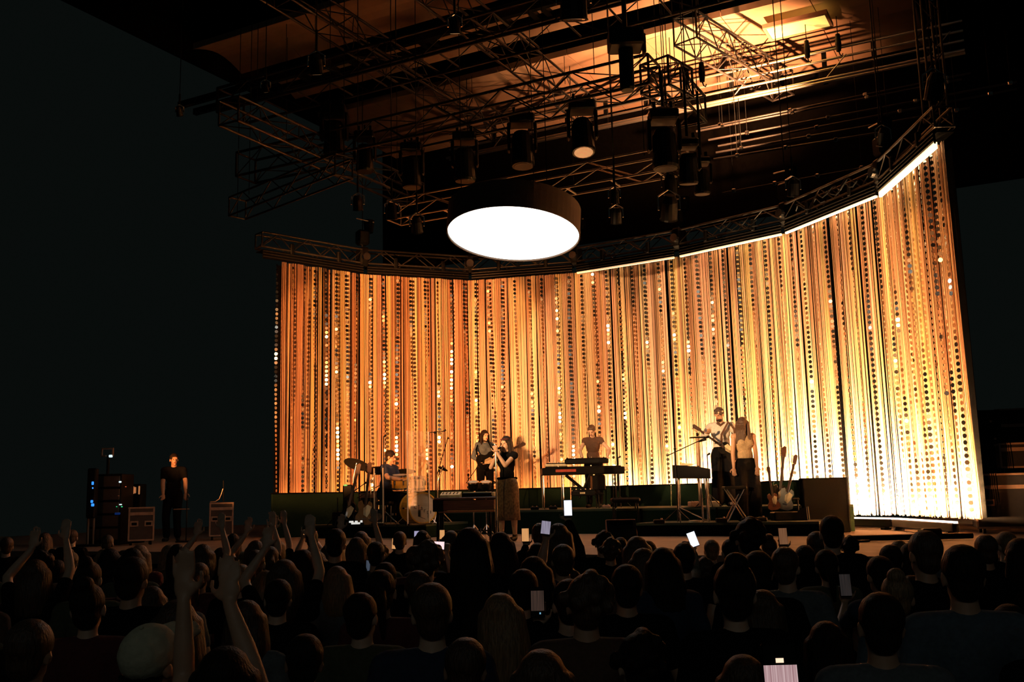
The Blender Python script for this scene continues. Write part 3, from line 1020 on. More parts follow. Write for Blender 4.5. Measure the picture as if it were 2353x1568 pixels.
BCASE = mat('black_case_panel', (0.006, 0.005, 0.005), 0.7)
BEDGE = mat('dull_case_edging', (0.10, 0.055, 0.035), 0.5)
flight_case(326, 18.6, STAGE, 0.42, 0.68, 0.5, 'aluminium edged flight case at the left, below the man in black', 22, 0.12)
flight_case(510, 20.2, STAGE, 0.43, 0.73, 0.5, 'narrow flight case right of the man in black', 16, 0.12)
flight_case(2312, 15.2, STAGE, 0.92, 0.88, 0.6, 'wide black flight case at the right edge, lowest of its pile', -18, 0.20, pm=BCASE, em=BEDGE)
flight_case(2352, 15.6, STAGE + 0.885, 0.60, 0.46, 0.5, 'small case standing on the wide flight case at the right edge', -18, 0.1, False, pm=BCASE, em=BEDGE)
flight_case(2345, 18.0, STAGE, 0.6, 2.05, 0.5, 'tall dark case behind the wide flight case at the right edge', -18, 0.3, False, pm=BCASE, em=BEDGE)
# amplifier rack tower behind the right end of the curtain
p = ground(2272, 17.6, STAGE)
t = thing('dimmer_rack', 'tall dark equipment rack with small glints right of the curtain edge', 'rack', p, VIEW)
MB().box((0, 0, 1.0), (0.42, 0.5, 2.0)).build('cabinet', BLACK, t)
for k in range(6):
    MB().box((0, -0.26, 0.25 + k * 0.30), (0.38, 0.03, 0.24), None, 0.008).build('module', BLACK, t)
    MB().box((0.12 - 0.05 * (k % 3), -0.285, 0.3 + k * 0.30), (0.035, 0.02, 0.035)).build('knob', CASEALU, t)
# electronics rack at the left with blue lights
BLUE = mat('blue_led', (0.1, 0.35, 1), 0.3, var=0, emit=1.2, ecol=(0.03, 0.28, 1.0))
WHITEL = mat('white_led', (0.8, 0.95, 1), 0.3, var=0, emit=1.0, ecol=(0.75, 0.95, 1.0))
GREENL = mat('green_led', (0.1, 1, 0.4), 0.3, var=0, emit=0.5, ecol=(0.05, 1.0, 0.4))
REDL = mat('red_led', (1, 0.2, 0.1), 0.3, var=0, emit=0.6, ecol=(1.0, 0.18, 0.08))
AMBL = mat('amber_display', (1, 0.5, 0.2), 0.3, var=0, emit=0.28, ecol=(1.0, 0.42, 0.16))
p = ground(255, 19.0, STAGE)
t = thing('electronics_rack', 'tall dark rack of equipment with small blue and white lights at the left', 'rack', p, VIEW)
MB().box((0, 0, 0.65), (0.62, 0.6, 1.3), None, 0.01).build('cabinet', BLACK, t)
for k in range(5):
    MB().box((0, -0.31, 0.2 + k * 0.24), (0.56, 0.03, 0.20), None, 0.006).build('unit', CASE, t)


def led(par_, px, py, dist, sx_, sz_, m, nm='indicator_light'):
    c = at_d(px, py, dist)
    l = par_.matrix_world if False else (Matrix.Translation(par_.location) @ par_.rotation_euler.to_matrix().to_4x4())
    c = l.inverted() @ c
    return MB().box(c, (sx_, 0.03, sz_), None, 0.008).build(nm, m, par_)


for px, py, a_, b_, m in [(276, 1108, .045, .03, WHITEL), (289, 1119, .02, .015, REDL), (277, 1160, .05, .02, WHITEL), (280, 1165, .03, .02, GREENL), (268, 1165, .02, .015, GREENL), (272, 1140, .03, .015, CASEALU), (270, 1181, .10, .04, mat('dim_blue', (.02, .08, .3), .3, emit=.06, ecol=(.02, .15, 1)))]:
    led(t, px, py, 18.66, a_, b_, m)
t = thing('light_stand', 'upright pole with blue lights at the far left of the stage', 'stand', ground(212, 18.4, STAGE), VIEW)
for s in (-1, 1):
    pipe('pole', (s * 0.05, 0, 0), (s * 0.05, 0, 1.35), 0.018, CASEALU, t)
MB().box((0, 0, 0.02), (0.4, 0.35, 0.04), None, 0.01).build('base', BLACK, t)
MB().box((0, 0, 0.95), (0.16, 0.14, 0.9), None, 0.02).build('panel', BLACK, t)
for px, py, a_, b_ in [(213, 1111, .035, .06), (213, 1122, .02, .03), (211, 1153, .04, .05), (213, 1161, .05, .05)]:
    led(t, px, py, 18.3, a_, b_, BLUE)
t = thing('rack_display', 'small box with an amber display beside the man in black', 'display', ground(312, 19.6, STAGE), VIEW)
MB().box((0, 0, 0.56), (0.30, 0.3, 1.12), None, 0.01).build('cabinet', BLACK, t)
for k, x in enumerate((-0.08, -0.045, -0.01, 0.07)):
    led(t, 312 + x * 110, 1127, 19.42, 0.025, [0.10, .14, .12, .16][k], AMBL, 'display_bar')
# lamp with a square pale frame on a pole
t = thing('frame_lamp', 'pale square frame on a dark pole above the left rack', 'lamp', ground(243, 19.4, STAGE), VIEW)
zc = at_d(243, 1040, 19.4).z - STAGE
for (x, z, a_, b_) in ((0, 0.07, 0.24, 0.03), (-0.105, 0, 0.03, 0.16), (0.105, 0.0, 0.03, 0.16), (-0.07, -0.07, 0.10, 0.03)):
    MB().box((x, 0, zc + z), (a_, 0.03, b_), None, 0.006).build('frame_bar', CASEALU, t)
MB().box((0.07, -0.01, zc - 0.075), (0.07, 0.03, 0.05), None, 0.01).build('lamp_tip', WHITEL, t)
pipe('pole', (0, 0.05, 0), (0, 0.05, zc - 0.07), 0.03, BLACK, t)
MB().box((0, 0.05, 0.02), (0.4, 0.3, 0.04)).build('base', BLACK, t)

# ------------------------------------------------------------------ people
def solid(prims, name, m, voxel, infl=0.0, smooth=3):
    """one continuous skin over tapered limbs and ellipsoids"""
    mb = MB()
    for p in prims:
        if p[0] == 'c':
            mb.caps(p[1], p[2], p[3] + infl, p[4] + infl, 10)
        elif p[0] == 'e':
            mb.ell(p[1], [q + infl for q in p[2]], p[3] if len(p) > 3 else None, 14)
    me = mb.mesh(name)
    o = bpy.data.objects.new('tmp', me)
    COL.objects.link(o)
    r = o.modifiers.new('r', 'REMESH')
    r.mode = 'VOXEL'
    r.voxel_size = voxel
    s = o.modifiers.new('s', 'SMOOTH')
    s.factor = 0.5
    s.iterations = smooth
    dg = bpy.context.evaluated_depsgraph_get()
    out = bpy.data.meshes.new_from_object(o.evaluated_get(dg))
    bpy.data.objects.remove(o)
    bpy.data.meshes.remove(me)
    out.name = name
    out.materials.clear()
    out.materials.append(m)
    out.shade_smooth()
    return out


def ik(a, t, l1, l2, hint):
    a, t, hint = Vector(a), Vector(t), Vector(hint)
    d = t - a
    L = min(d.length, (l1 + l2) * 0.998)
    d.normalize()
    x = (l1 * l1 - l2 * l2 + L * L) / (2 * L)
    h = math.sqrt(max(l1 * l1 - x * x, 0))
    n = hint - d * hint.dot(d)
    n.normalize()
    return a + d * x + n * h, a + d * L


def frame(yaw, pitch, roll=0):                      # head frame: forward, right, up (facing -Y when 0)
    R = (RZ(yaw) @ RX(-pitch) @ RY(roll)).to_3x3()
    return R @ Vector((0, -1, 0)), R @ Vector((1, 0, 0)), R @ Vector((0, 0, 1)), R


def figure(H=1.7, fem=False, pelvis=(0, 0, 0.93), lean=(0, 0), turn=0, head=(0, 0, 0), hands=None, elbows=None, curl=(0.35, 0.35), hdir=None,
           feet=None, knees=None, hair='short', top='tee', bottom='trousers', fingers=True, headup=0.0):
    """returns lists of shapes for the body and its clothes; the figure faces -Y, its left is +X"""
    k = H / 1.7
    V = Vector
    pel = V(pelvis)
    sp = V((math.sin(math.radians(lean[0])), -math.sin(math.radians(lean[1])), math.cos(math.radians(lean[1]))))
    sp.normalize()
    A = (RZ(turn)).to_3x3()
    sh = 0.165 if fem else 0.185
    waist, chest, neck = pel + sp * 0.14, pel + sp * 0.36, pel + sp * 0.53
    shw = {s: pel + sp * 0.475 + A @ V((s * sh, 0.0, 0)) for s in (1, -1)}
    fw, rt, up, HR = frame(*head)
    hc = neck + sp * 0.06 + V((0, -0.012, 0.02)) + up * 0.065
    B, SH, TR, SHO, HA, EY, LI = [], [], [], [], [], [], []
    hipw = 0.10 if fem else 0.09
    # torso
    tor = [('e', pel, (0.165 if fem else 0.155, 0.11, 0.12), A), ('e', waist + V((0, 0, 0.02)), (0.125 if fem else 0.14, 0.095, 0.14), A),
           ('e', chest, (0.145 if fem else 0.165, 0.11, 0.17), A), ('e', pel + sp * 0.44, (sh * 0.92, 0.09, 0.10), A)]
    if fem:
        for s in (1, -1):
            tor.append(('e', chest + A @ V((s * 0.062, -0.058, 0.0)), (0.068, 0.058, 0.07)))
    for s in (1, -1):
        tor.append(('c', pel + sp * 0.49, shw[s], 0.055, 0.058))
    B += tor
    B.append(('c', pel + sp * 0.47, hc - up * 0.05, 0.062 if not fem else 0.054, 0.052 if not fem else 0.046))
    # head with brow, nose, chin, ears
    B += [('e', hc + up * 0.03 - fw * -0.0, (0.073, 0.092, 0.088), HR), ('e', hc + fw * 0.022 - up * 0.045, (0.056, 0.066, 0.068), HR),
          ('c', hc + fw * 0.088 + up * 0.012, hc + fw * 0.108 - up * 0.028, 0.009, 0.014), ('e', hc + fw * 0.075 - up * 0.098, (0.022, 0.018, 0.018), HR),
          ('c', hc + fw * 0.078 + up * 0.03 - rt * 0.04, hc + fw * 0.078 + up * 0.03 + rt * 0.04, 0.011, 0.011)]
    for s in (1, -1):
        B.append(('e', hc + rt * s * 0.077 - up * 0.008 - fw * 0.005, (0.012, 0.022, 0.034), HR))
        EY.append(('e', hc + fw * 0.086 + up * 0.008 + rt * s * 0.031, (0.010, 0.006, 0.0055), HR))
    LI.append(('c', hc + fw * 0.091 - up * 0.055 - rt * 0.02, hc + fw * 0.091 - up * 0.055 + rt * 0.02, 0.008, 0.008))
    # arms and hands
    hands = hands or {}
    elbows = elbows or {}
    hpos = {}
    for s in (1, -1):
        tgt = V(hands[s]) if s in hands else shw[s] + V((s * 0.09, -0.05, -0.50))
        hint = V(elbows.get(s, (s * 0.5, 0.8, -0.3)))
        el, wr = ik(shw[s], tgt, 0.285, 0.25, hint)
        w_ = 0.9 if fem else 1.05
        B += [('c', shw[s], el, 0.05 * w_, 0.040 * w_), ('c', el, el.lerp(wr, 0.35), 0.040 * w_, 0.040 * w_), ('c', el.lerp(wr, 0.35), wr, 0.040 * w_, 0.027 * w_)]
        d = (wr - el).normalized()
        if hdir and s in hdir:
            d = (V(hdir[s]) + d * 0.3).normalized()
        ax = V((0, 0, 1)) if abs(d.z) < 0.8 else V((0, -1, 0))
        side = d.cross(ax)
        side.normalize()
        side *= s
        nrm = side.cross(d).normalized()
        if not (abs(d.z) < 0.8):
            pass
        cu = curl[0] if s == 1 else curl[1]
        HRm = Matrix((side, nrm, d)).transposed()
        B.append(('e', wr + d * 0.05, (0.040, 0.017, 0.055), HRm))
        if fingers:
            for f, ln in enumerate((0.072, 0.082, 0.076, 0.058)):
                b0 = wr + d * 0.088 + side * ((f - 1.5) * 0.0225)
                ang = cu * 1.1
                d1 = (d * math.cos(ang) - nrm * math.sin(ang)).normalized()
                d2 = (d * math.cos(ang * 2.2) - nrm * math.sin(ang * 2.2)).normalized()
                m1 = b0 + d1 * ln * 0.55
                B += [('c', b0, m1, 0.0095, 0.009), ('c', m1, m1 + d2 * ln * 0.5, 0.009, 0.0075)]
            tb = wr + d * 0.03 - side * 0.035
            t1 = tb + (d * 0.6 - side * 0.6 - nrm * 0.35).normalized() * 0.045
            B += [('c', tb, t1, 0.012, 0.011), ('c', t1, t1 + (d * 0.9 - side * 0.1 - nrm * 0.5).normalized() * 0.035, 0.0105, 0.009)]
        hpos[s] = (wr + d * 0.10, d, side, nrm)
        sl = {'tee': 0.62, 'long': 1.0, 'none': 0.0, 'cap': 0.22}[top]
        if sl:
            e_ = shw[s].lerp(el, min(1, sl * (1.0 if sl < 1 else 1)))
            SH.append(('c', shw[s], e_, 0.052 * w_, 0.046 * w_))
            if sl == 1.0:
                SH.append(('c', el, el.lerp(wr, 0.93), 0.043 * w_, 0.034 * w_))
    SH += tor if top != 'none' else tor[:-2]
    # legs
    feet = feet or {}
    knees = knees or {}
    for s in (1, -1):
        hp = pel + A @ V((s * hipw, 0, -0.04))
        tgt = V(feet[s]) if s in feet else V((s * 0.11, pel.y + 0.0, 0.085))
        kn, an = ik(hp, tgt, 0.42, 0.40, V(knees.get(s, (s * 0.1, -1, 0))))
        toe = an + (RZ(turn).to_3x3() @ V((s * 0.03, -0.15, -0.055)))
        B += [('c', hp, kn, 0.088, 0.056), ('c', kn, kn.lerp(an, 0.35), 0.054, 0.056), ('c', kn.lerp(an, 0.35), an, 0.056, 0.036),
              ('c', an + V((0, 0.03, -0.04)), toe, 0.036, 0.028)]
        if bottom == 'trousers':
            TR += [('c', hp, kn, 0.094, 0.068), ('c', kn, kn.lerp(an, 0.9), 0.068, 0.062)]
        elif bottom == 'wide':
            TR += [('c', hp, kn, 0.105, 0.098), ('c', kn, kn.lerp(an, 0.95), 0.098, 0.11)]
        SHO += [('c', an + V((0, 0.03, -0.042)), toe + V((0, 0, 0.004)), 0.042, 0.034), ('c', an + V((0, 0.01, -0.03)), an + V((0, 0, 0.015)), 0.044, 0.042)]
    if bottom != 'skirt':
        TR.append(('e', pel + V((0, 0, 0.01)), (0.182 if fem else 0.175, 0.128, 0.135), A))
    # hair
    sk = hc + up * 0.036 - fw * 0.014
    if hair in ('short', 'long', 'bob', 'pony', 'bun', 'curly', 'straight'):
        HA += [('e', sk + up * 0.008, (0.087, 0.102, 0.094), HR), ('e', hc - fw * 0.045 - up * 0.025, (0.068, 0.055, 0.07), HR)]
    if hair in ('long', 'straight', 'bob'):
        ln = {'long': 0.33, 'straight': 0.42, 'bob': 0.13}[hair]
        for j in range(-4, 5):
            an = j * 0.40
            st = hc + (-fw * math.cos(an) * 0.075 + rt * math.sin(an) * 0.082) + up * 0.03
            md = hc + (-fw * math.cos(an) * 0.10 + rt * math.sin(an) * 0.095) - V((0, 0, 0.11))
            en = md + V((0, 0, -ln * (0.62 if abs(j) > 2 else 1.0))) - fw * 0.01 + rt * math.sin(an) * 0.01
            HA += [('c', st, md, 0.034, 0.038), ('c', md, en, 0.038, 0.024)]
    if hair == 'pony':
        HA += [('c', hc - fw * 0.09 + up * 0.04, hc - fw * 0.14 - up * 0.02, 0.03, 0.036), ('c', hc - fw * 0.14 - up * 0.02, hc - fw * 0.12 - up * 0.22, 0.036, 0.014)]
    if hair == 'bun':
        HA += [('e', hc - fw * 0.06 + up * 0.13, (0.05, 0.05, 0.045), HR)]
    if hair == 'curly':
        rr = random.Random(3)
        for j in range(46):
            v = V((rr.gauss(0, 1), rr.gauss(0, 1), rr.gauss(0, 1))).normalized()
            if v.dot(fw) > 0.35 or v.dot(up) < -0.55:
                continue
            HA.append(('e', sk + v * 0.098, (0.030, 0.030, 0.030)))
    return dict(k=k, B=B, SH=SH, TR=TR, SHO=SHO, HA=HA, EY=EY, LI=LI, hc=hc, fw=fw, rt=rt, up=up, HR=HR, hand=hpos, pel=pel, sp=sp, sh=shw, A=A, neck=neck)


def person(fg, label, loc, rotz, skin=SKIN, shirt=None, trousers=None, shoe=SHOE, hairm=HAIRD, voxel=0.009, face=True, group=None, cat='person'):
    k = fg['k']
    o = bpy.data.objects.new('person', solid(fg['B'], 'body', skin, voxel))
    COL.objects.link(o)
    tag(o, label, cat, group)
    o.location = loc
    o.rotation_euler = (0, 0, math.radians(rotz))
    o.scale = (k, k, k)

    def part(n, key, m, infl, vx):
        if not fg[key] or m is None:
            return None
        c = bpy.data.objects.new(n, solid(fg[key], n, m, vx, infl, 4))
        COL.objects.link(c)
        c.parent = o
        return c
    part('shirt', 'SH', shirt, 0.012, max(voxel, 0.012))
    part('trousers', 'TR', trousers, 0.010, max(voxel, 0.014))
    part('shoes', 'SHO', shoe, 0.004, max(voxel, 0.011))
    part('hair', 'HA', hairm, 0.0, max(voxel, 0.010))
    if face:
        mb = MB()
        for p in fg['EY']:
            mb.ell(p[1], p[2], p[3], 8)
        mb.build('eyes', EYE, o, True)
        mb = MB()
        for p in fg['LI']:
            mb.caps(p[1], p[2], p[3], p[4], 8)
        mb.build('mouth', LIP, o, True)
    return o


# --- the performers -------------------------------------------------
# singer at the front, microphone held to the mouth with both hands
f = figure(1.66, True, lean=(0, 1), turn=-38, head=(-42, -4, 0), hands={1: (-0.155, -0.27, 1.45), -1: (-0.17, -0.21, 1.40)}, elbows={1: (0.8, 0.0, -1.2), -1: (-0.6, 0.1, -1.0)},
           curl=(0.75, 0.75), hair='long', top='cap', bottom='skirt', hdir={1: (-0.2, -0.3, 0.9), -1: (-0.1, -0.3, 0.9)})
sg = person(f, 'singer in a dark top and long patterned skirt holding a microphone to her mouth', ground(1166, 16.5, STAGE), VIEW, SKIN2, CLO['black'], None, SHOE, HAIRD)
SKIRT = mat('patterned_skirt', (0.16, 0.10, 0.055), 0.8, var=0.6, scale=45, bump=0.3, stretch=(1, 1, 0.6))
mb = MB()
prof = [(0.14, 1.0), (0.162, 1.03), (0.195, 0.95), (0.215, 0.82), (0.215, 0.60), (0.225, 0.34), (0.21, 0.34), (0.205, 0.6), (0.20, 0.82), (0.175, 0.93), (0.13, 1.0)]
vs, fs = [], []
for j, (r_, z_) in enumerate(prof):
    for i in range(40):
        an = 2 * math.pi * i / 40
        rr = r_ * (1 + 0.05 * math.sin(an * 9) * max(0, (0.95 - z_)) * 1.6)
        vs.append((rr * math.cos(an), rr * 0.78 * math.sin(an), z_))
for j in range(len(prof)):
    j2 = (j + 1) % len(prof)
    for i in range(40):
        i2 = (i + 1) % 40
        fs.append((j * 40 + i, j * 40 + i2, j2 * 40 + i2, j2 * 40 + i))
mb.add(vs, fs, RZ(-38)).build('skirt', SKIRT, sg, True)
mb = MB()
for z in (1.03,):
    for i in range(24):
        a0, a1 = 2 * math.pi * i / 24, 2 * math.pi * (i + 1) / 24
        mb.tube((0.158 * math.cos(a0), 0.125 * math.sin(a0), z), (0.158 * math.cos(a1), 0.125 * math.sin(a1), z), 0.02, None, 6)
mb.build('belt', MATTE, sg)
MB().ell(f['hc'] + f['fw'] * 0.02 + f['up'] * 0.078, (0.087, 0.086, 0.016), f['HR']).build('headband', CLO['maroon'], sg, True)
kk = f['k']


def world_of(fg, loc, rotz, p):
    return Matrix.Translation(loc) @ RZ(rotz) @ (Vector(p) * fg['k'])


wl = ground(1166, 16.5, STAGE)
hp = f['hand'][1][0]
mouth = f['hc'] + f['fw'] * 0.115 - f['up'] * 0.055
mw = world_of(f, wl, VIEW, mouth)
hw = world_of(f, wl, VIEW, (f['hand'][1][0] + f['hand'][-1][0]) / 2)
t = thing('microphone_stand', 'straight microphone stand held by the singer at the front', 'microphone stand', (hw.x, hw.y, STAGE), VIEW)
inv = (Matrix.Translation(t.location) @ RZ(VIEW)).inverted()
m_ = inv @ mw
h_ = inv @ hw
pipe('pole', (0, 0, 0.02), (h_.x, h_.y, h_.z), 0.011, CHROME, t)
MB().lathe([(0, 0), (0.14, 0), (0.14, 0.015), (0.03, 0.04), (0, 0.04)], 20).build('base', BLACK, t)
mic = MB().tube(h_ - Vector((0, 0, 0.02)), h_.lerp(m_, 0.75), 0.013, 0.02, 10).build('microphone', BLACK, t, True)
MB().ell(h_.lerp(m_, 0.85), (0.026, 0.026, 0.026), None, 12).build('microphone_grille', CHROME, mic, True)

# guitarist at the back, long dark hair, looking right
f = figure(1.68, True, lean=(0, 2), turn=25, head=(35, -6, 0), hands={1: (0.36, -0.24, 1.20), -1: (-0.08, -0.25, 1.02)}, elbows={1: (0.6, 0.2, -1), -1: (-1, 0.3, -0.6)}, hair='straight', top='long')
gl = ground(1116, 21.9, RISER)
person(f, 'guitarist with long dark hair and pale blue grey top standing at the back', gl, VIEW, SKIN2, CLO['denim'], TROUSER, SHOE, HAIRD)


NECK = mat('dark_neck_wood', (0.05, 0.022, 0.013), 0.45, var=0.2)


def guitar(label, loc, rotz, M, bodym, cat='guitar', scale=1.0, name='guitar', strings=True):
    """lies in its own x-z plane: neck along +x, top face towards -y"""
    t = thing(name, label, cat, loc, rotz)
    M = M @ Matrix.Scale(scale, 4)
    out = []
    pts = [(-0.24, 0.0), (-0.235, 0.09), (-0.18, 0.165), (-0.09, 0.16), (-0.02, 0.115), (0.03, 0.11), (0.10, 0.14), (0.17, 0.13), (0.20, 0.07), (0.13, 0.035), (0.13, -0.035), (0.20, -0.06), (0.17, -0.115),
           (0.10, -0.135), (0.03, -0.105), (-0.02, -0.115), (-0.09, -0.165), (-0.18, -0.17), (-0.235, -0.09)]
    body = MB().prism(pts, -0.022, 0.022, M @ RX(90)).build('body', bodym, t)
    MB().prism([(-0.02, -0.09), (0.10, -0.11), (0.13, -0.04), (0.06, 0.03), (-0.06, 0.02), (-0.10, -0.05)], 0.022, 0.026, M @ RX(90)).build('pickguard', CREAM, body)
    nk = MB().box((0.42, -0.028, 0), (0.60, 0.02, 0.05), M, 0.006).build('neck', NECK, t)
    hd = MB().prism([(0.71, -0.03), (0.73, -0.045), (0.90, -0.04), (0.92, 0.0), (0.88, 0.045), (0.73, 0.03)], 0.015, 0.03, M @ RX(90)).build('headstock', NECK, t)
    mb = MB()
    for i in range(6):
        mb.tube((0.745 + i * 0.026, -0.024, 0.045), (0.745 + i * 0.026, -0.024, 0.075), 0.007, None, 6, M)
    mb.build('tuning_pegs', CHROME, hd)
    MB().box((-0.13, -0.026, 0), (0.02, 0.01, 0.09), M).build('bridge', CHROME, body)
    if strings:
        mb = MB()
        for i in range(6):
            z = (i - 2.5) * 0.007
            mb.tube((-0.13, -0.042, z), (0.74, -0.042, z), 0.0012, None, 4, M)
        mb.build('strings', CHROME, t)
    return t


g = guitar('dark electric guitar worn by the guitarist at the back', gl + Vector((0, 0, 1.06)) + F0 * -0.26 + R0 * 0.06, VIEW + 15, RY(-22), BLACK)
MB().path([(-0.2, 0, 0.02), (-0.22, 0.12, 0.22), (-0.12, 0.22, 0.42), (0.06, 0.16, 0.40), (0.16, 0.04, 0.16)], 0.016, 6).build('strap', MATTE, g)

# drummer, in profile, seated
dl = ground(884, 19.35, DRUM_Z)
f = figure(1.75, False, pelvis=(0, 0, 0.56), lean=(10, 3), turn=62, head=(78, -12, 0), hands={1: (0.30, -0.16, 0.78), -1: (0.34, -0.44, 0.80)}, elbows={1: (0.1, 0.9, -0.6), -1: (-0.5, -0.6, -0.6)},
           feet={1: (0.40, 0.10, 0.085), -1: (0.32, -0.28, 0.085)}, knees={1: (0.6, 0.2, 0.8), -1: (0.6, -0.4, 0.8)}, hair='short', top='tee')
person(f, 'seated drummer with short dark hair in profile behind the amber drums', dl, VIEW, SKIN, CLO['navy'], TROUSER, SHOE, HAIRD)
t = thing('drum_stool', 'round black stool under the seated drummer', 'stool', dl + Vector((0, 0, 0)), VIEW)
MB().lathe([(0, 0.36), (0.15, 0.36), (0.17, 0.38), (0.17, 0.42), (0.15, 0.44), (0, 0.44)], 20).build('seat', BLACK, t)
pipe('post', (0, 0, 0.2), (0, 0, 0.37), 0.02, CHROME, t)
for a_ in range(3):
    an = a_ * 2.094
    pipe('leg', (0, 0, 0.25), (0.24 * math.cos(an), 0.24 * math.sin(an), 0.01), 0.011, CHROME, t)

# keyboard player behind the keyboard stack
kl = ground(1366, 20.75, RISER)
f = figure(1.66, True, lean=(0, 6), turn=-12, head=(-28, -28, 0), hands={1: (0.27, -0.36, 1.04), -1: (-0.24, -0.33, 1.02)}, elbows={1: (1.0, 0.3, -0.4), -1: (-1, 0.4, -0.4)}, hair='pony', top='cap')
person(f, 'keyboard player with a ponytail and dark sleeveless top looking down at the keys', kl, VIEW, SKIN2, CLO['brown'], TROUSER, SHOE, HAIRB)

# man with a patterned beanie, white shirt, playing bass
ml_ = ground(1664, 18.35, RISER)
f = figure(1.75, False, lean=(0, 2), turn=-28, head=(-46, -18, 0), hands={1: (0.20, -0.28, 1.12), -1: (-0.30, -0.30, 1.26)}, elbows={1: (0.8, 0.1, -1), -1: (-0.8, 0.3, -1)}, hair='none', top='long', bottom='wide')
mo = person(f, 'tall man in a dark beanie and loose white shirt playing bass at right', ml_, VIEW, SKIN, CLO['white'], TROUSER, SHOE, None)
BEANIE = mat('patterned_beanie', (0.08, 0.05, 0.04), 0.9, var=0.9, scale=30, bump=0.3)
MB().ell(f['hc'] + f['up'] * 0.05 - f['fw'] * 0.008, (0.086, 0.10, 0.092), f['HR'], 20).build('beanie', BEANIE, mo, True)
mb = MB()
for a_ in (-0.75, 0.55, 1.5):
    d_ = f['fw'] * math.cos(a_) + f['rt'] * math.sin(a_)
    mb.ell(f['hc'] + f['up'] * 0.06 + d_ * 0.086, (0.017, 0.017, 0.017), None, 10)
mb.build('beanie_patch', CREAM, mo, True)
MB().ell(f['hc'] + f['fw'] * 0.04 - f['up'] * 0.085, (0.052, 0.055, 0.042), f['HR'], 14).build('beard', HAIRD, mo, True)
mb = MB()
for p in f['sh'].values():
    pass
mb.path([f['neck'] + Vector((-0.07, -0.06, 0.0)), f['neck'] + Vector((-0.02, -0.10, -0.05)), f['neck'] + Vector((0.05, -0.08, 0.0))], 0.022, 6).build('collar', CLO['brown'], mo)
g = guitar('dark bass guitar slung on the man in the white shirt, neck pointing up left', ml_ + Vector((0, 0, 0.98)) + F0 * -0.30 + R0 * 0.06, VIEW - 6, RY(-142), BLACK, 'bass guitar', 0.85, 'bass_guitar')
MB().path([(0.16, 0, -0.1), (0.16, 0.10, 0.1), (0.14, 0.16, 0.4), (0.03, 0.06, 0.52), (-0.10, 0.06, 0.3), (-0.12, 0.0, 0.14)], 0.022, 6).build('strap', CLO['brown'], g)

# woman in front of him, hair over her face
wl2 = ground(1718, 16.85, FRONT_Z)
f = figure(1.69, True, lean=(-2, 1), turn=8, head=(-18, -30, 0), hands={1: (0.155, -0.16, 0.80), -1: (-0.24, -0.14, 0.80)}, elbows={1: (1.0, 0.5, 0), -1: (-1, 0.4, 0)}, curl=(0.5, 0.4), hair='long', top='none', bottom='wide')
wo = person(f, 'woman in a tan sleeveless top and black trousers, long hair fallen over her face', wl2, VIEW, SKIN, CLO['tan'], TROUSER, SHOE, HAIRB)
pr = []
for j in range(6):                                  # strands of hair hanging over the face
    x = -0.075 + j * 0.022
    a0 = f['hc'] + f['fw'] * 0.09 + f['up'] * 0.06 + f['rt'] * x
    a1 = f['hc'] + f['fw'] * 0.105 - f['up'] * 0.04 + f['rt'] * x * 1.1
    pr += [('c', a0, a1, 0.022, 0.024), ('c', a1, a1 + Vector((-0.02, 0.02, -0.22)), 0.024, 0.012)]
c = bpy.data.objects.new('fringe_hair', solid(pr, 'fringe_hair', HAIRB, 0.009))
COL.objects.link(c)
c.parent = wo

# technician in black at the far left
tl_ = ground(398, 20.0, STAGE)
f = figure(1.68, False, turn=10, head=(32, 0, 0), hands={1: (0.32, -0.22, 0.92), -1: (-0.10, -0.30, 0.86)}, elbows={1: (1.0, 0.4, 0.2), -1: (-1, 0.2, 0)}, hair='short', top='tee')
person(f, 'man in a black shirt standing beside the flight cases at the far left', tl_, VIEW, SKIN, CLO['black'], TROUSER, SHOE, HAIRD)
t = thing('music_stand', 'thin stand with a small shelf right of the man in black', 'stand', ground(430, 19.3, STAGE), VIEW)
pipe('post', (0, 0, 0), (0, 0, 1.0), 0.012, BLACK, t)
pipe('arm', (-0.25, 0, 0.62), (0.05, 0, 0.62), 0.01, CASEALU, t)
MB().box((0, 0, 0.015), (0.3, 0.3, 0.03)).build('base', BLACK, t)
t = thing('coiled_cable', 'pale cable hanging down onto the narrow flight case', 'cable', ground(497, 20.0, STAGE + 0.74), VIEW)
MB().path([(-0.12, 0, 0.008), (-0.02, 0, 0.01), (0.06, 0, 0.06), (0.10, 0, 0.16), (0.13, 0, 0.26)], 0.008, 6).build('cord', CASEALU, t)
pipe('holder', (0.13, 0.05, 0.0), (0.13, 0.02, 0.42), 0.012, BLACK, t)


# --- drums ----------------------------------------------------------
def hoop_shell(mb, r, h, M, n=28):
    return mb.lathe([(0, 0), (r, 0), (r, h), (0, h)], n, M)


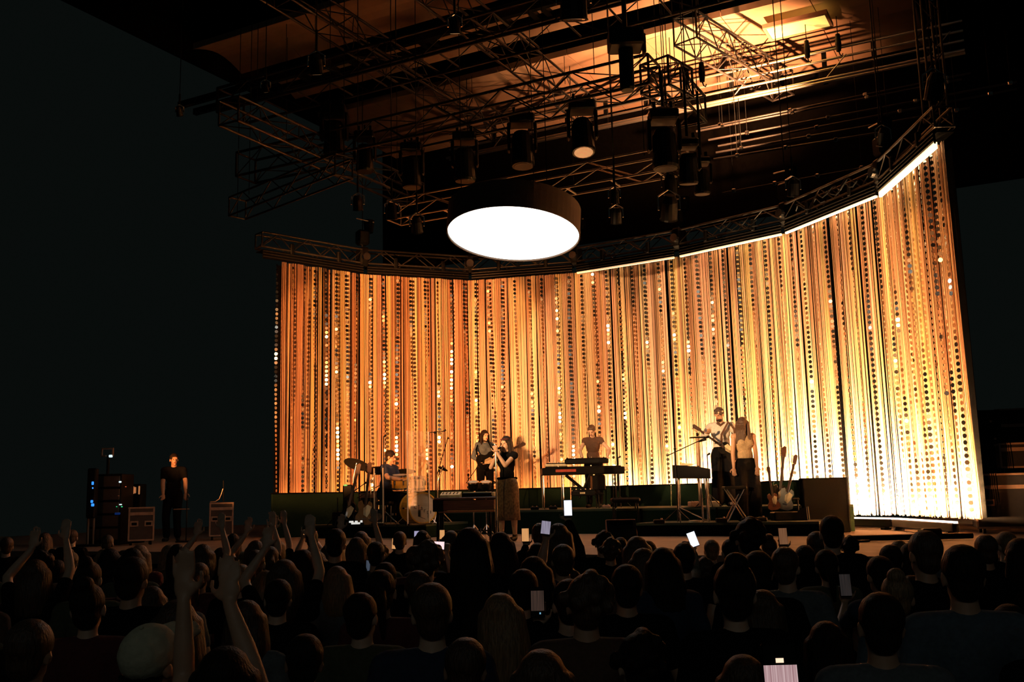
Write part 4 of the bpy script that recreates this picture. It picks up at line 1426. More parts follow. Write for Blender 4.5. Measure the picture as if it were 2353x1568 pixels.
def drum(name, label, loc, M, r, h, shellm, headm, lugs=8, cat='drum', group=None, legs=None):
    t = thing(name, label, cat, loc, VIEW, group)
    MB().lathe([(0, 0.01), (r, 0.01), (r, h - 0.01), (0, h - 0.01)], 32, M).build('shell', shellm, t, False)
    for z in (0.0, h):
        s = 1 if z else -1
        MB().lathe([(r - 0.012, z - 0.02), (r + 0.012, z - 0.02), (r + 0.012, z + 0.02), (r - 0.012, z + 0.02), (r - 0.012, z - 0.02)], 32, M).build('hoop', CHROME if r < 0.25 else shellm, t)
    MB().lathe([(0, h - 0.008), (r - 0.012, h - 0.008), (r - 0.012, h + 0.006), (0, h + 0.006)], 32, M).build('drum_head', headm, t)
    for i in range(lugs):
        an = 2 * math.pi * i / lugs
        p = Vector((math.cos(an) * (r + 0.012), math.sin(an) * (r + 0.012), 0))
        lg = MB().box((p.x, p.y, h * 0.5), (0.03, 0.03, min(0.09, h * 0.5)), M, 0.006).build('lug', CHROME, t)
        MB().tube((p.x, p.y, h * 0.5), (p.x, p.y, h + 0.01), 0.005, None, 6, M).build('tension_rod', CHROME, lg)
    for a_, b_ in (legs or []):
        pipe('leg', a_, b_, 0.010, CHROME, t, 6)
    return t


KD = 18.9
PALEHEAD = mat('pale_drum_head', (0.82, 0.68, 0.50), 0.6, var=0.06)
kc = at_d(952, 1168, KD)
axis = RZ(30) @ RX(90)                               # drum axis: towards the viewer and to the right
kt = drum('kick_drum', 'amber kick drum with a pale lettered front head', (kc.x, kc.y, DRUM_Z), T(0.0, 0.0, kc.z - DRUM_Z) @ axis @ T(0, 0, -0.02), 0.275, 0.40, GOLDDRUM, PALEHEAD, 8, legs=[((-0.12, 0.0, 0.2), (-0.34, -0.10, 0.0)), ((0.2, 0.2, 0.2), (0.40, 0.10, 0.0))])
INK = mat('black_ink', (0.02, 0.018, 0.015), 0.7)
HM = T(0.0, 0.0, kc.z - DRUM_Z) @ axis @ T(0, 0, 0.40 - 0.02 + 0.008)


def text_on(body, size, M, m, parent, name='lettering'):
    cu = bpy.data.curves.new('t', 'FONT')
    cu.body = body
    cu.size = size
    cu.extrude = 0.001
    cu.align_x = 'CENTER'
    cu.align_y = 'CENTER'
    o = bpy.data.objects.new('t', cu)
    COL.objects.link(o)
    dg = bpy.context.evaluated_depsgraph_get()
    me = bpy.data.meshes.new_from_object(o.evaluated_get(dg))
    bpy.data.objects.remove(o)
    me.materials.clear()
    me.materials.append(m)
    n = bpy.data.objects.new(name, me)
    COL.objects.link(n)
    n.parent = parent
    n.matrix_local = M
    return n


for ch, x, y, s in (('c', -0.155, 0.03, .14), ('l', -0.085, -0.02, .20), ('a', -0.03, -0.0, .12), ('r', 0.03, -0.045, .12), ('m', 0.12, -0.07, .12)):
    text_on(ch, s, HM @ T(x, y, 0), INK, kt, 'letter')
MB().box((-0.075, -0.09, 0), (0.05, 0.13, 0.003), HM, 0).build('ink_mark', INK, kt)
MB().box((0.04, -0.17, 0), (0.16, 0.008, 0.003), HM @ RZ(-22)).build('ink_line', INK, kt)
MB().box((0.095, -0.14, 0), (0.008, 0.09, 0.003), HM).build('ink_line', INK, kt)

tc = at_d(919, 1107, 19.15)
drum('rack_tom', 'amber tom drum above the kick drum, left of the pale one', (tc.x, tc.y, DRUM_Z), T(0, 0, tc.z - DRUM_Z - 0.13) @ RX(8), 0.15, 0.24, GOLDDRUM, DRUMHEAD, 6, legs=[((0, 0.02, 0.5), (0.02, 0.10, 0.0))])
tc = at_d(958, 1110, 19.3)
drum('snare_drum', 'pale cream drum right of the amber tom', (tc.x, tc.y, DRUM_Z), T(0, 0, tc.z - DRUM_Z - 0.11) @ RX(6), 0.15, 0.21, CREAM, DRUMHEAD, 8, legs=[((0, 0, 0.4), (0.16, 0.10, 0.0)), ((0, 0, 0.4), (-0.14, 0.12, 0.0)), ((0, 0, 0.4), (0, -0.16, 0.0))])
tc = at_d(903, 1160, 19.5)
drum('floor_tom', 'dark floor tom left of the kick drum', (tc.x, tc.y, DRUM_Z), T(0, 0, 0.18), 0.16, 0.36, BLACK, DRUMHEAD, 6, legs=[((0.165 * math.cos(a_), 0.165 * math.sin(a_), 0.34), (0.18 * math.cos(a_), 0.18 * math.sin(a_), 0)) for a_ in (0.4, 2.5, 4.6)])


def cymbal(px, py, dist, r, tx, tyy, label, m=BRASS, basepx=None, two=False):
    c = at_d(px, py, dist)
    p = ground(basepx or px, dist, DRUM_Z)
    t = thing('cymbal_stand', label, 'cymbal', p, VIEW, 'cymbals of the drum kit')
    cz = c.z - DRUM_Z
    cx = (c - p).dot(R0)
    M = T(cx, 0, cz) @ RY(tyy) @ RX(tx)
    MB().lathe([(0, 0.03), (0.025, 0.028), (0.05, 0.012), (r * 0.7, 0.004), (r, -0.008), (r, -0.011), (r * 0.7, 0.0), (0.05, 0.006), (0, 0.02)], 36, M).build('cymbal', m, t)
    if two:
        MB().lathe([(0, -0.055), (0.05, -0.05), (r, -0.03), (r, -0.027), (0.05, -0.04), (0, -0.04)], 36, M).build('bottom_cymbal', m, t)
    pipe('boom', (0, 0, cz - 0.25), (cx, 0, cz + 0.04), 0.010, CHROME, t, 6)
    pipe('post', (0, 0, 0.18), (0, 0, cz - 0.24), 0.012, CHROME, t, 6)
    for a_ in (0.3, 2.4, 4.5):
        pipe('leg', (0, 0, 0.30), (0.26 * math.cos(a_), 0.26 * math.sin(a_), 0.01), 0.010, CHROME, t, 6)
    MB().ell((cx, 0, cz + 0.04), (0.014, 0.014, 0.02), None, 8).build('wing_nut', BLACK, t)
    return t


DARKCYM = mat('dark_cymbal', (0.06, 0.05, 0.04), 0.5, 0.6)
cymbal(820, 1067, 19.0, 0.25, -24, 14, 'large dark cymbal tilted at the left end of the drum kit', DARKCYM, 812)
cymbal(868, 1081, 19.6, 0.24, -18, -3, 'wide bronze cymbal in front of the drummer', BRASS, 852)
cymbal(932, 1083, 19.9, 0.20, -14, 0, 'bronze cymbal right of the drummer', BRASS, 945)
cymbal(1018, 1077, 19.2, 0.10, -16, 22, 'small dark cymbal at the right end of the drum kit', DARKCYM, 1006)

# clear drum shield panels
SHIELD = bpy.data.materials.new('clear_acrylic')
SHIELD.use_nodes = True
nt = SHIELD.node_tree
nt.nodes.clear()
out = nt.nodes.new('ShaderNodeOutputMaterial')
mx_ = nt.nodes.new('ShaderNodeMixShader')
tr = nt.nodes.new('ShaderNodeBsdfTransparent')
tr.inputs[0].default_value = (0.93, 0.93, 0.91, 1)
gls = nt.nodes.new('ShaderNodeBsdfGlossy')
gls.inputs['Roughness'].default_value = 0.03
mx_.inputs[0].default_value = 0.24
nt.links.new(tr.outputs[0], mx_.inputs[1])
nt.links.new(gls.outputs[0], mx_.inputs[2])
nt.links.new(mx_.outputs[0], out.inputs[0])
ACRYL = mat('acrylic_edge', (0.75, 0.62, 0.48), 0.3, var=0.05)
for px0, px1, py0, py1, dist, turn, nm in [(939, 984, 991, 1200, 18.25, 46.5, 'tall clear drum shield panel catching a bright reflection'),
                                           (859, 881, 1076, 1203, 18.3, -30, 'low clear drum shield panel left of the kick drum')]:
    a, b = ground(px0, dist, DRUM_Z), ground(px1, dist, DRUM_Z)
    wd = (b - a).dot(R0) / math.cos(math.radians(turn))
    zt = at_d((px0 + px1) / 2, py0, dist).z - DRUM_Z
    t = thing('drum_shield', nm, 'screen', (a + b) / 2, VIEW + turn, 'clear drum shield panels')
    MB().box((0, 0, zt / 2), (wd - 0.02, 0.008, zt)).build('acrylic_panel', SHIELD, t)
    for s in (-1, 1):
        MB().box((s * wd / 2, 0, zt / 2), (0.022, 0.014, zt)).build('edge_strip', ACRYL, t)
    MB().box((0, 0, 0.012), (wd + 0.02, 0.12, 0.024)).build('foot', BLACK, t)


def mic_stand(label, px, dist, z0, hgt, boom=None, tripod=True, mic=True):
    t = thing('microphone_stand', label, 'microphone stand', ground(px, dist, z0), VIEW, 'microphone stands')
    pipe('post', (0, 0, 0.02), (0, 0, hgt), 0.010, BLACK, t, 6)
    if tripod:
        for a_ in (0.5, 2.6, 4.7):
            pipe('leg', (0, 0, 0.22), (0.26 * math.cos(a_), 0.26 * math.sin(a_), 0.01), 0.010, BLACK, t, 6)
    else:
        MB().lathe([(0, 0), (0.13, 0), (0.13, 0.02), (0, 0.03)], 16).build('base', BLACK, t)
    end = Vector((0, 0, hgt))
    if boom:
        b0, b1 = Vector((boom[0], 0, boom[1])), Vector((boom[2], 0, boom[3]))
        pipe('boom', b0, b1, 0.008, BLACK, t, 6)
        end = b1
        MB().ell((0, 0, hgt), (0.025, 0.025, 0.03), None, 8).build('clutch', BLACK, t)
    if mic:
        MB().tube(end, end + Vector((0.05 if not boom else (boom[2] - boom[0]) * 0.12, 0, 0.03)), 0.012, 0.022, 8).build('microphone', BLACK, t)
    return t


mic_stand('tall black microphone stand left of the drummer', 882, 18.7, DRUM_Z, 1.62, None)
mic_stand('boom microphone stand reaching across under the dark cymbal', 812, 18.9, DRUM_Z, 0.62, (-0.18, 0.50, 0.20, 0.76))
mic_stand('second boom stand slanting towards the tom', 826, 19.6, DRUM_Z, 0.60, (-0.05, 0.50, 0.55, 0.82))
mic_stand('tall overhead microphone stand with a level bar right of the shield panel', 1001, 19.4, DRUM_Z, 1.72, (-0.18, 1.72, 0.17, 1.74))
mic_stand('slanting boom stand right of the overhead stand', 1010, 19.9, DRUM_Z, 1.0, (-0.05, 0.90, 0.17, 1.62))
mic_stand('black tripod stand at the left end of the drum riser', 776, 18.9, DRUM_Z, 0.52, None, True, False)
mic_stand('boom stand in front of the guitarist', 1077, 20.6, RISER, 0.72, (-0.05, 0.55, 0.26, 0.98))

# small gear at the left of the riser: guitars on a stand, pedal board with lit edges, green lamp
g = guitar('dark guitar leaning at the left of the drums', ground(800, 18.7, DRUM_Z + 0.25), VIEW - 20, RY(-74), BLACK)
MB().box((-0.2, 0.1, -0.12), (0.3, 0.2, 0.25), None, 0.02).build('stand', BLACK, g)
g = guitar('second dark guitar with an amber edge leaning left of the drum shield', ground(838, 18.8, DRUM_Z + 0.25), VIEW + 12, RY(-84), mat('dark_amber', (0.18, 0.08, 0.02), .4))
MB().box((-0.1, 0.1, -0.12), (0.3, 0.2, 0.25), None, 0.02).build('stand', BLACK, g)
t = thing('pedal_board', 'pedal board with pale lit edges on the floor left of the drums', 'pedal board', ground(815, 18.45, DRUM_Z), VIEW + 8)
MB().box((0, 0, 0.03), (0.34, 0.24, 0.06), None, 0.01).build('board', BLACK, t)
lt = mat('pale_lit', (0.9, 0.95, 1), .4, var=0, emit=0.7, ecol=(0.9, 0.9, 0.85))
for (x, y, z, a_, b_) in ((0.02, -0.125, 0.05, 0.16, 0.02), (-0.06, -0.02, 0.075, 0.08, 0.02), (0.03, -0.02, 0.075, 0.05, 0.02), (0.12, 0.03, 0.075, 0.04, 0.03)):
    MB().box((x, y, z), (a_, 0.02, b_ + 0.015), None, 0.005).build('lit_edge', lt, t)
t = thing('green_lamp', 'small box with a green glow on the low wall behind the drums', 'lamp', ground(797, 19.5, DRUM_Z), VIEW)
MB().box((0.03, 0, 0.38), (0.18, 0.2, 0.76), None, 0.02).build('amplifier', BLACK, t)
MB().box((-0.01, -0.09, 0.75), (0.07, 0.03, 0.035), None, 0.008).build('green_light', mat('green_glow', (0.1, .7, .3), .4, var=0, emit=0.18, ecol=(0.05, 1.0, 0.32)), t)
t = thing('bass_amplifier', 'dark amplifier on the riser behind the second guitar', 'amplifier', ground(846, 20.3, DRUM_Z), VIEW)
MB().box((0, 0, 0.32), (0.34, 0.3, 0.64), None, 0.015).build('cabinet', BLACK, t)
MB().box((0, -0.155, 0.55), (0.28, 0.02, 0.1), None, 0.006).build('control_panel', WOOD, t)
MB().box((0, -0.155, 0.24), (0.28, 0.02, 0.4), None, 0.006).build('grille_cloth', MATTE, t)
t = thing('effects_box', 'small pale lettered effects box at the drum riser edge', 'effects box', ground(868, 18.15, DRUM_Z), VIEW)
MB().box((0, 0, 0.025), (0.22, 0.14, 0.05), None, 0.01).build('box', BLACK, t)
for k in range(5):
    MB().lathe([(0, 0), (0.014, 0), (0.012, 0.015), (0, 0.015)], 8, T(-0.08 + 0.04 * k, -0.02, 0.05)).build('knob', CREAM, t)
t = thing('floor_monitor', 'small black cube speaker between the shield and the kick drum', 'speaker', ground(872, 18.6, DRUM_Z), VIEW)
MB().box((0, 0, 0.15), (0.18, 0.2, 0.28), None, 0.015).build('cabinet', BLACK, t)
MB().lathe([(0, 0), (0.05, 0), (0.06, 0.01), (0, 0.012)], 16, T(0.0, -0.10, 0.16) @ RX(90)).build('speaker_cone', CHROME, t)

# --- organ table with mixer and bongos -------------------------------
ol = ground(1072, 16.95, STAGE)
t = thing('stage_organ', 'long dark red wooden organ on legs in front of the drums', 'organ', ol, VIEW - 4)
MB().box((0, 0, 0.59), (0.98, 0.42, 0.17), None, 0.012).build('body', WOOD, t)
MB().box((-0.45, 0, 0.59), (0.18, 0.43, 0.20), None, 0.01).build('end_block', BLACK, t)
MB().box((0, 0, 0.70), (1.04, 0.46, 0.035), None, 0.008).build('top', WOOD, t)
MB().box((0.02, -0.19, 0.485), (0.94, 0.03, 0.03), None, 0.006).build('front_rail', mat('pale_wood_edge', (0.28, 0.10, 0.05), .4), t)
for x in (-0.46, -0.38, 0.40, 0.47):
    for y in (-0.17, 0.17):
        if abs(x) in (0.38, 0.40) and y > 0:
            continue
        pipe('leg', (x, y, 0.5), (x * 1.02, y, 0.0), 0.022, BLACK, t)
pipe('brace', (-0.42, 0.1, 0.16), (0.44, 0.1, 0.16), 0.012, BLACK, t)
MB().box((0.02, -0.05, 0.03), (0.20, 0.24, 0.05), None, 0.01).build('pedal', BLACK, t)
otop = STAGE + 0.7185
mxp = ground(1035, 16.95, otop)
t = thing('mixer', 'pale yellowish mixer with knobs on the left of the organ', 'mixer', mxp, VIEW - 4)
MB().prism([(-0.14, -0.02), (0.14, -0.02), (0.14, 0.075), (-0.14, 0.02)], -0.16, 0.17, RZ(90) @ RX(90) @ T(0, 0.02, 0)).build('case', CREAM, t)
for k in range(5):
    for q in range(2):
        MB().lathe([(0, 0), (0.011, 0), (0.009, 0.016), (0, 0.016)], 8, T(-0.12 + 0.06 * k, -0.05 + 0.09 * q, 0.055 + 0.018 * q) @ RX(11)).build('knob', BLACK, t)
t = thing('small_keyboard', 'slim black keyboard on the right of the organ', 'keyboard', ground(1098, 16.9, otop), VIEW - 4)
MB().box((0, 0, 0.035), (0.50, 0.26, 0.07), None, 0.01).build('case', BLACK, t)
MB().box((0, -0.07, 0.075), (0.46, 0.10, 0.012), None, 0.002).build('keys', CREAM, t)
MB().box((0.27, 0, 0.04), (0.04, 0.24, 0.07), None, 0.008).build('end_cheek', CREAM, t)
BULB = mat('warm_bulb', (1, .7, .2), .4, var=0, emit=1.1, ecol=(1.0, 0.58, 0.12))
for k, px in enumerate((1017, 1040, 1064, 1089)):
    c = ground(px, 17.2, otop)
    t = thing('bulb', f'{["first", "second", "third", "fourth"][k]} from left of the warm bulbs along the back of the organ', 'bulb', c, VIEW, 'bulbs along the organ')
    MB().lathe([(0, 0), (0.02, 0), (0.02, 0.03), (0, 0.03)], 10).build('socket', BLACK, t)
    MB().ell((0, 0, 0.045 + (0.02 if k == 3 else 0)), (0.016 + .004 * (k == 3), 0.016, 0.02), None, 10).build('glass', BULB, t)
for k, px in enumerate((1088, 1117)):
    c = ground(px, 17.35, STAGE)
    z0 = at_d(px, 1127, 17.35).z - STAGE
    t = thing('bongo', ['left of the two small dark drums behind the organ', 'right of the two small dark drums behind the organ'][k], 'drum', c, VIEW, 'bongos behind the organ')
    MB().lathe([(0, 0), (0.07, 0), (0.09, 0.08), (0.095, 0.14), (0, 0.14)], 20, T(0, 0, z0) @ RX(16)).build('shell', BLACK, t)
    MB().lathe([(0.085, 0.13), (0.102, 0.13), (0.102, 0.15), (0.085, 0.15), (0.085, 0.13)], 20, T(0, 0, z0) @ RX(16)).build('rim', CHROME, t)
    MB().lathe([(0, 0.138), (0.09, 0.138), (0.09, 0.146), (0, 0.146)], 20, T(0, 0, z0) @ RX(16)).build('drum_head', DRUMHEAD, t)
    pipe('post', (0, 0, 0), (0, 0, z0 + 0.02), 0.012, CHROME, t, 6)
    for a_ in (0.5, 2.6, 4.7):
        pipe('leg', (0, 0, 0.25), (0.2 * math.cos(a_), 0.2 * math.sin(a_), 0.01), 0.009, CHROME, t, 6)
mic_stand('short tripod stand in front of the organ legs', 1103, 16.3, STAGE, 0.42, None, True, False)

# --- keyboard stack ----------------------------------------------------
KDn = 19.9
kb = ground(1340, KDn, RISER)


def keyboard(name, label, px, py, dist, wd, dp, ht, turn=0, end=None, m=BLACK):
    c = at_d(px, py, dist)
    t = thing(name, label, 'keyboard', c, VIEW + turn, 'keyboards')
    MB().box((0, 0, 0), (wd, dp, ht), None, 0.012).build('case', m, t)
    nk = int(wd / 0.028)
    mb = MB()
    for i in range(nk):
        mb.box((-wd * 0.45 + i * (wd * 0.9 / nk), dp * 0.22, ht / 2 + 0.004), (wd * 0.9 / nk - 0.003, dp * 0.42, 0.012))
    o = mb.build('keys', CREAM, t)
    o['kind'] = 'stuff'
    MB().box((0, -dp * 0.25, ht / 2 + 0.01), (wd * 0.92, dp * 0.36, 0.02), None, 0.005).build('control_panel', BLACK, t)
    for k in range(4):
        MB().lathe([(0, 0), (0.014, 0), (0.012, 0.02), (0, 0.02)], 8, T(-wd * 0.3 + k * wd * 0.2, -dp * 0.25, ht / 2 + 0.02)).build('knob', CHROME, t)
    return t


k1 = keyboard('stage_keyboard', 'lower long black keyboard with a red band on the stack', 1338, 1083, KDn, 1.62, 0.40, 0.14, 4)
MB().box((-0.35, -0.203, 0.01), (0.40, 0.008, 0.05)).build('red_band', mat('red_band', (0.42, 0.06, 0.03), .5), k1)
MB().box((0.80, 0, 0.03), (0.16, 0.36, 0.09), None, 0.03).build('side_table', CREAM, k1)
k2 = keyboard('stage_synthesizer', 'upper black keyboard tilted on top of the stack', 1348, 1061, KDn + 0.05, 0.86, 0.36, 0.09, -4)
k3 = keyboard('pale_keyboard', 'pale low keyboard lying on the left of the lower one', 1277, 1070, KDn + 0.1, 0.42, 0.30, 0.05, 4, None, CREAM)
k4 = keyboard('low_synthesizer', 'dark keyboard with lettering low on the stand, below the others', 1340, 1134, KDn - 0.1, 0.46, 0.26, 0.10, 0)
for k in range(4):
    MB().box((-0.06 + 0.026 * k, -0.133, 0.005), (0.018, 0.004, 0.032)).build('letter_block', CREAM, k4)
t = thing('keyboard_stand', 'black folding stand carrying the stack of keyboards', 'stand', kb, VIEW + 4)
zt = k1.location.z - RISER - 0.075
for x in (-0.78, -0.40, 0.28, 0.62):
    for y in (-0.14, 0.14):
        pipe('leg', (x, y, zt), (x * 1.01, y * 1.2, 0), 0.013, CHROME if x < 0 else BLACK, t, 6)
pipe('cross_bar', (-0.35, -0.16, zt), (0.12, -0.16, 0.25), 0.03, BLACK, t)
pipe('cross_bar', (0.12, -0.16, zt), (-0.1, -0.16, 0.2), 0.02, BLACK, t)
for x in (-0.3, 0.42):
    pipe('upper_arm', (x, 0.1, zt), (x, 0.12, zt + 0.32), 0.018, BLACK, t)
    pipe('upper_rest', (x, 0.14, zt + 0.29), (x, -0.1, zt + 0.33), 0.015, BLACK, t)
MB().box((0.30, -0.02, zt - 0.16), (0.26, 0.3, 0.30), None, 0.02).build('control_box', BLACK, t)
MB().box((0.08, -0.05, 0.28), (0.62, 0.30, 0.03), None, 0.01).build('shelf', BLACK, t)
mic_stand('thin microphone stand rising at the right end of the keyboard stack', 1424, 20.2, RISER, 0.98, None, True, True)
t = thing('piano_bench', 'low black padded bench right of the keyboard stack', 'bench', ground(1436, 18.3, STAGE), VIEW + 3)
MB().box((0, 0, 0.60), (0.52, 0.30, 0.09), None, 0.03).build('seat', BLACK, t)
for x in (-0.2, 0.2):
    for y in (-0.11, 0.11):
        pipe('leg', (x, y, 0.56), (x * 1.1, y * 1.1, 0), 0.016, BLACK, t, 6)
t = thing('stage_monitor', 'dark wedge speaker with orange edges at the stage front', 'speaker', ground(1424, 15.4, STAGE), VIEW)
MB().prism([(-0.20, 0.0), (0.20, 0.0), (0.16, 0.30), (-0.06, 0.32)], -0.22, 0.22, RZ(90) @ RX(90)).build('cabinet', BLACK, t)
oe = mat('orange_edge', (0.35, 0.10, 0.03), 0.5)
for a_, b_ in (((-0.22, -0.20, 0.01), (-0.22, 0.06, 0.32)), ((0.22, -0.20, 0.01), (0.22, 0.06, 0.32)), ((-0.22, 0.06, 0.32), (0.22, 0.06, 0.32))):
    pipe('edge_strip', Vector((a_[0], a_[1] - 0.012, a_[2])), Vector((b_[0], b_[1] - 0.012, b_[2])), 0.008, oe, t, 6)
MB().box((0, -0.08, 0.16), (0.36, 0.02, 0.30), RX(0), 0.004).build('grille', MATTE, t)
for k, px in enumerate((1228, 1270, 1392)):
    t = thing('effects_pedal', ['small effects pedals on the riser left of the keyboard legs', 'small effects pedal by the keyboard legs', 'pale edged pedal at the riser front right of the keyboard stack'][k], 'pedal', ground(px, 19.5, RISER), VIEW)
    MB().box((0, 0, 0.03), (0.16, 0.12, 0.06), None, 0.012).build('box', BLACK if k < 2 else CASEALU, t)
    for q in (-1, 1):
        MB().lathe([(0, 0), (0.012, 0), (0.010, 0.016), (0, 0.016)], 8, T(q * 0.04, 0, 0.06)).build('knob', CASEALU, t)

# --- right-hand keyboard on the front platform ---------------------------
rc = at_d(1588, 1085, 17.1)
t = thing('electric_piano', 'black electric piano on four chrome legs at right', 'piano', (rc.x, rc.y, FRONT_Z), VIEW - 8)
z1 = rc.z - FRONT_Z
MB().prism([(-0.31, -0.10), (0.31, -0.12), (0.31, 0.04), (0.05, 0.09), (-0.31, 0.12)], -0.22, 0.22, T(0, 0, z1) @ RX(90)).build('case', BLACK, t)
MB().prism([(-0.18, 0.10), (0.02, 0.10), (0.06, 0.12), (-0.14, 0.14)], -0.15, 0.15, T(0, 0, z1 + 0.01) @ RX(90)).build('pale_top', CREAM, t)
MB().box((0.05, -0.13, z1 + 0.02), (0.5, 0.14, 0.03), None, 0.004).build('keys', CREAM, t)
for x, y in ((-0.24, -0.16), (-0.20, 0.18), (0.22, -0.16), (0.26, 0.18), (0.14, -0.18)):
    pipe('leg', (x, y, z1 - 0.08), (x * 1.08, y * 1.1, 0), 0.017, CHROME, t)
pipe('brace', (-0.24, -0.16, 0.25), (0.22, -0.16, 0.02), 0.010, CHROME, t, 6)
MB().lathe([(0, 0), (0.11, 0), (0.11, 0.03), (0, 0.035)], 16, T(0.02, -0.22, 0)).build('pedal_plate', CREAM, t)
mic_stand('boom microphone stand at the left of the electric piano', 1556, 16.9, FRONT_Z, 1.22, (-0.15, 1.10, 0.50, 1.38))
t = thing('tray_stand', 'upright pole with a small tray and a microphone behind the electric piano', 'stand', ground(1609, 17.45, FRONT_Z - 0.22), VIEW)
t.location.z = RISER
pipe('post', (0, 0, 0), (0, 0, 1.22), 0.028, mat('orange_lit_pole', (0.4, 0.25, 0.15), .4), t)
MB().lathe([(0, 0), (0.12, 0), (0.12, 0.02), (0, 0.03)], 14).build('base', BLACK, t)
MB().box((0, 0, 1.20), (0.26, 0.16, 0.02), None, 0.006).build('tray', BLACK, t)
MB().tube((0, 0, 1.21), (0.01, 0, 1.28), 0.02, 0.03, 10).build('microphone', BLACK, t)
pipe('arm', (0.0, 0, 1.12), (0.16, 0, 1.16), 0.012, BLACK, t, 6)
mic_stand('thin straight stand between the electric piano and the man in white', 1630, 17.7, RISER, 0.9, None)
t = thing('stool', 'black stool with folding legs in front of the man in white', 'stool', ground(1688, 16.6, FRONT_Z), VIEW)
MB().box((0, 0, 0.55), (0.36, 0.28, 0.05), None, 0.012).build('seat', BLACK, t)
for s in (-1, 1):
    pipe('leg', (-0.14, s * 0.1, 0.53), (0.18, s * 0.12, 0), 0.012, CHROME, t, 6)
    pipe('leg', (0.14, s * 0.1, 0.53), (-0.16, s * 0.12, 0), 0.012, CHROME, t, 6)
for k, (px, dd, lab) in enumerate(((1640, 17.9, 'white effects unit on the riser beside the man in white'), (1595, 18.0, 'orange lit cluster of pedals behind the electric piano'), (1690, 17.6, 'pale shoe sized pedal on the riser right of the man in white'))):
    t = thing('effects_unit', lab, 'effects box', ground(px, dd, RISER), VIEW + 10 * k)
    MB().box((0, 0, 0.05), (0.16 + 0.05 * (k == 1), 0.14, 0.10 if k < 2 else 0.05), None, 0.012).build('box', [CREAM, CASEALU, CREAM][k], t)
    for q in range(3):
        MB().lathe([(0, 0), (0.012, 0), (0.010, 0.016), (0, 0.016)], 8, T(-0.05 + 0.05 * q, 0, 0.10 if k < 2 else 0.075)).build('knob', BLACK, t)
for k, (px, lab) in enumerate(((1512, 'small black box at the left end of the front platform'), (1655, 'cable coil with metal plugs on the front platform'), (1745, 'flat pedal in front of the woman on the platform'))):
    t = thing('floor_box', lab, 'effects box', ground(px, 16.35, FRONT_Z), VIEW)
    MB().box((0, 0, 0.035), (0.18, 0.12, 0.07), None, 0.012).build('box', BLACK, t)
    MB().lathe([(0, 0), (0.02, 0), (0.018, 0.02), (0, 0.02)], 8, T(0.04, 0, 0.07)).build('knob', CASEALU, t)
# guitars in the rack at right
t = thing('guitar_rack', 'low black rack holding the guitars at right', 'rack', ground(1806, 16.65, FRONT_Z), VIEW)
MB().box((0, 0, 0.07), (0.50, 0.30, 0.14), None, 0.015).build('base', BLACK, t)
MB().box((0.02, 0.12, 0.34), (0.46, 0.03, 0.04), None, 0.01).build('rest_bar', BLACK, t)
for s in (-1, 1):
    pipe('upright', (s * 0.22, 0.12, 0.12), (s * 0.22, 0.12, 0.36), 0.014, BLACK, t, 6)
guitar('guitar with the tallest neck in the rack at right', ground(1790, 16.7, FRONT_Z + 0.40), VIEW + 10, RY(-80), BLACK, 'guitar', 0.9)
guitar('second guitar in the rack, its neck leaning further right', ground(1806, 16.62, FRONT_Z + 0.36), VIEW - 12, RY(-74), mat('pale_blue_guitar', (0.20, 0.22, 0.22), .35), 'guitar', 0.8)
guitar('short necked instrument at the left of the guitar rack', ground(1776, 16.6, FRONT_Z + 0.32), VIEW + 5, RY(-96), WOOD, 'guitar', 0.62)
t = thing('small_amplifier', 'small dark triangular monitor beside the guitar rack', 'speaker', ground(1822, 16.45, FRONT_Z + 0.141), VIEW)
t.location = ground(1838, 16.5, FRONT_Z)
MB().prism([(-0.10, 0), (0.10, 0), (0.09, 0.22), (-0.04, 0.16)], -0.07, 0.07, RZ(-20) @ RX(90)).build('cabinet', BLACK, t)
pipe('lit_edge', (0.10, -0.115, 0.0), (0.09, -0.105, 0.22), 0.008, CREAM, t, 6)

# ------------------------------------------------------------------ the crowd in front of the stage
rc = random.Random(21)
CACHE = {}


def proto(fem, look, hair):
    key = (fem, look)
    if key not in CACHE:
        fg = figure(1.7, fem, head=(look, rc.uniform(-4, 6), rc.uniform(-4, 4)), hair='none', top='tee', fingers=True)
        CACHE[key] = dict(fg=fg, body=None, shirt=solid(fg['SH'], 'shirt', CLO['black'], 0.016, 0.014, 4), trousers=solid(fg['TR'], 'trousers', TROUSER, 0.018, 0.012, 4),
                          shoes=solid(fg['SHO'], 'shoes', SHOE, 0.014, 0.004), bodies={}, hairs={}, shirts={})
    c = CACHE[key]
    if hair not in c['hairs']:
        st = random.getstate()
        f2 = dict(c['fg'])
        f3 = figure(1.7, fem, hair=hair, fingers=False)
        # move the hair built for a straight head onto this head
        R = c['fg']['HR']
        h0, h1 = f3['hc'], c['fg']['hc']
        sh = []
        for p in f3['HA']:
            if p[0] == 'e':
                sh.append(('e', h1 + R @ (p[1] - h0), p[2], R))
            else:
                sh.append(('c', h1 + R @ (p[1] - h0), h1 + R @ (p[2] - h0), p[3], p[4]))
        c['hairs'][hair] = solid(sh, 'hair', HAIRD, 0.0105)
    return c


def with_mat(store, base, m):                       # the same mesh with another material, made once
    k = m.name
    if k not in store:
        me = base.copy()
        me.materials.clear()
        me.materials.append(m)
        store[k] = me
    return store[k]


HSETS = {}


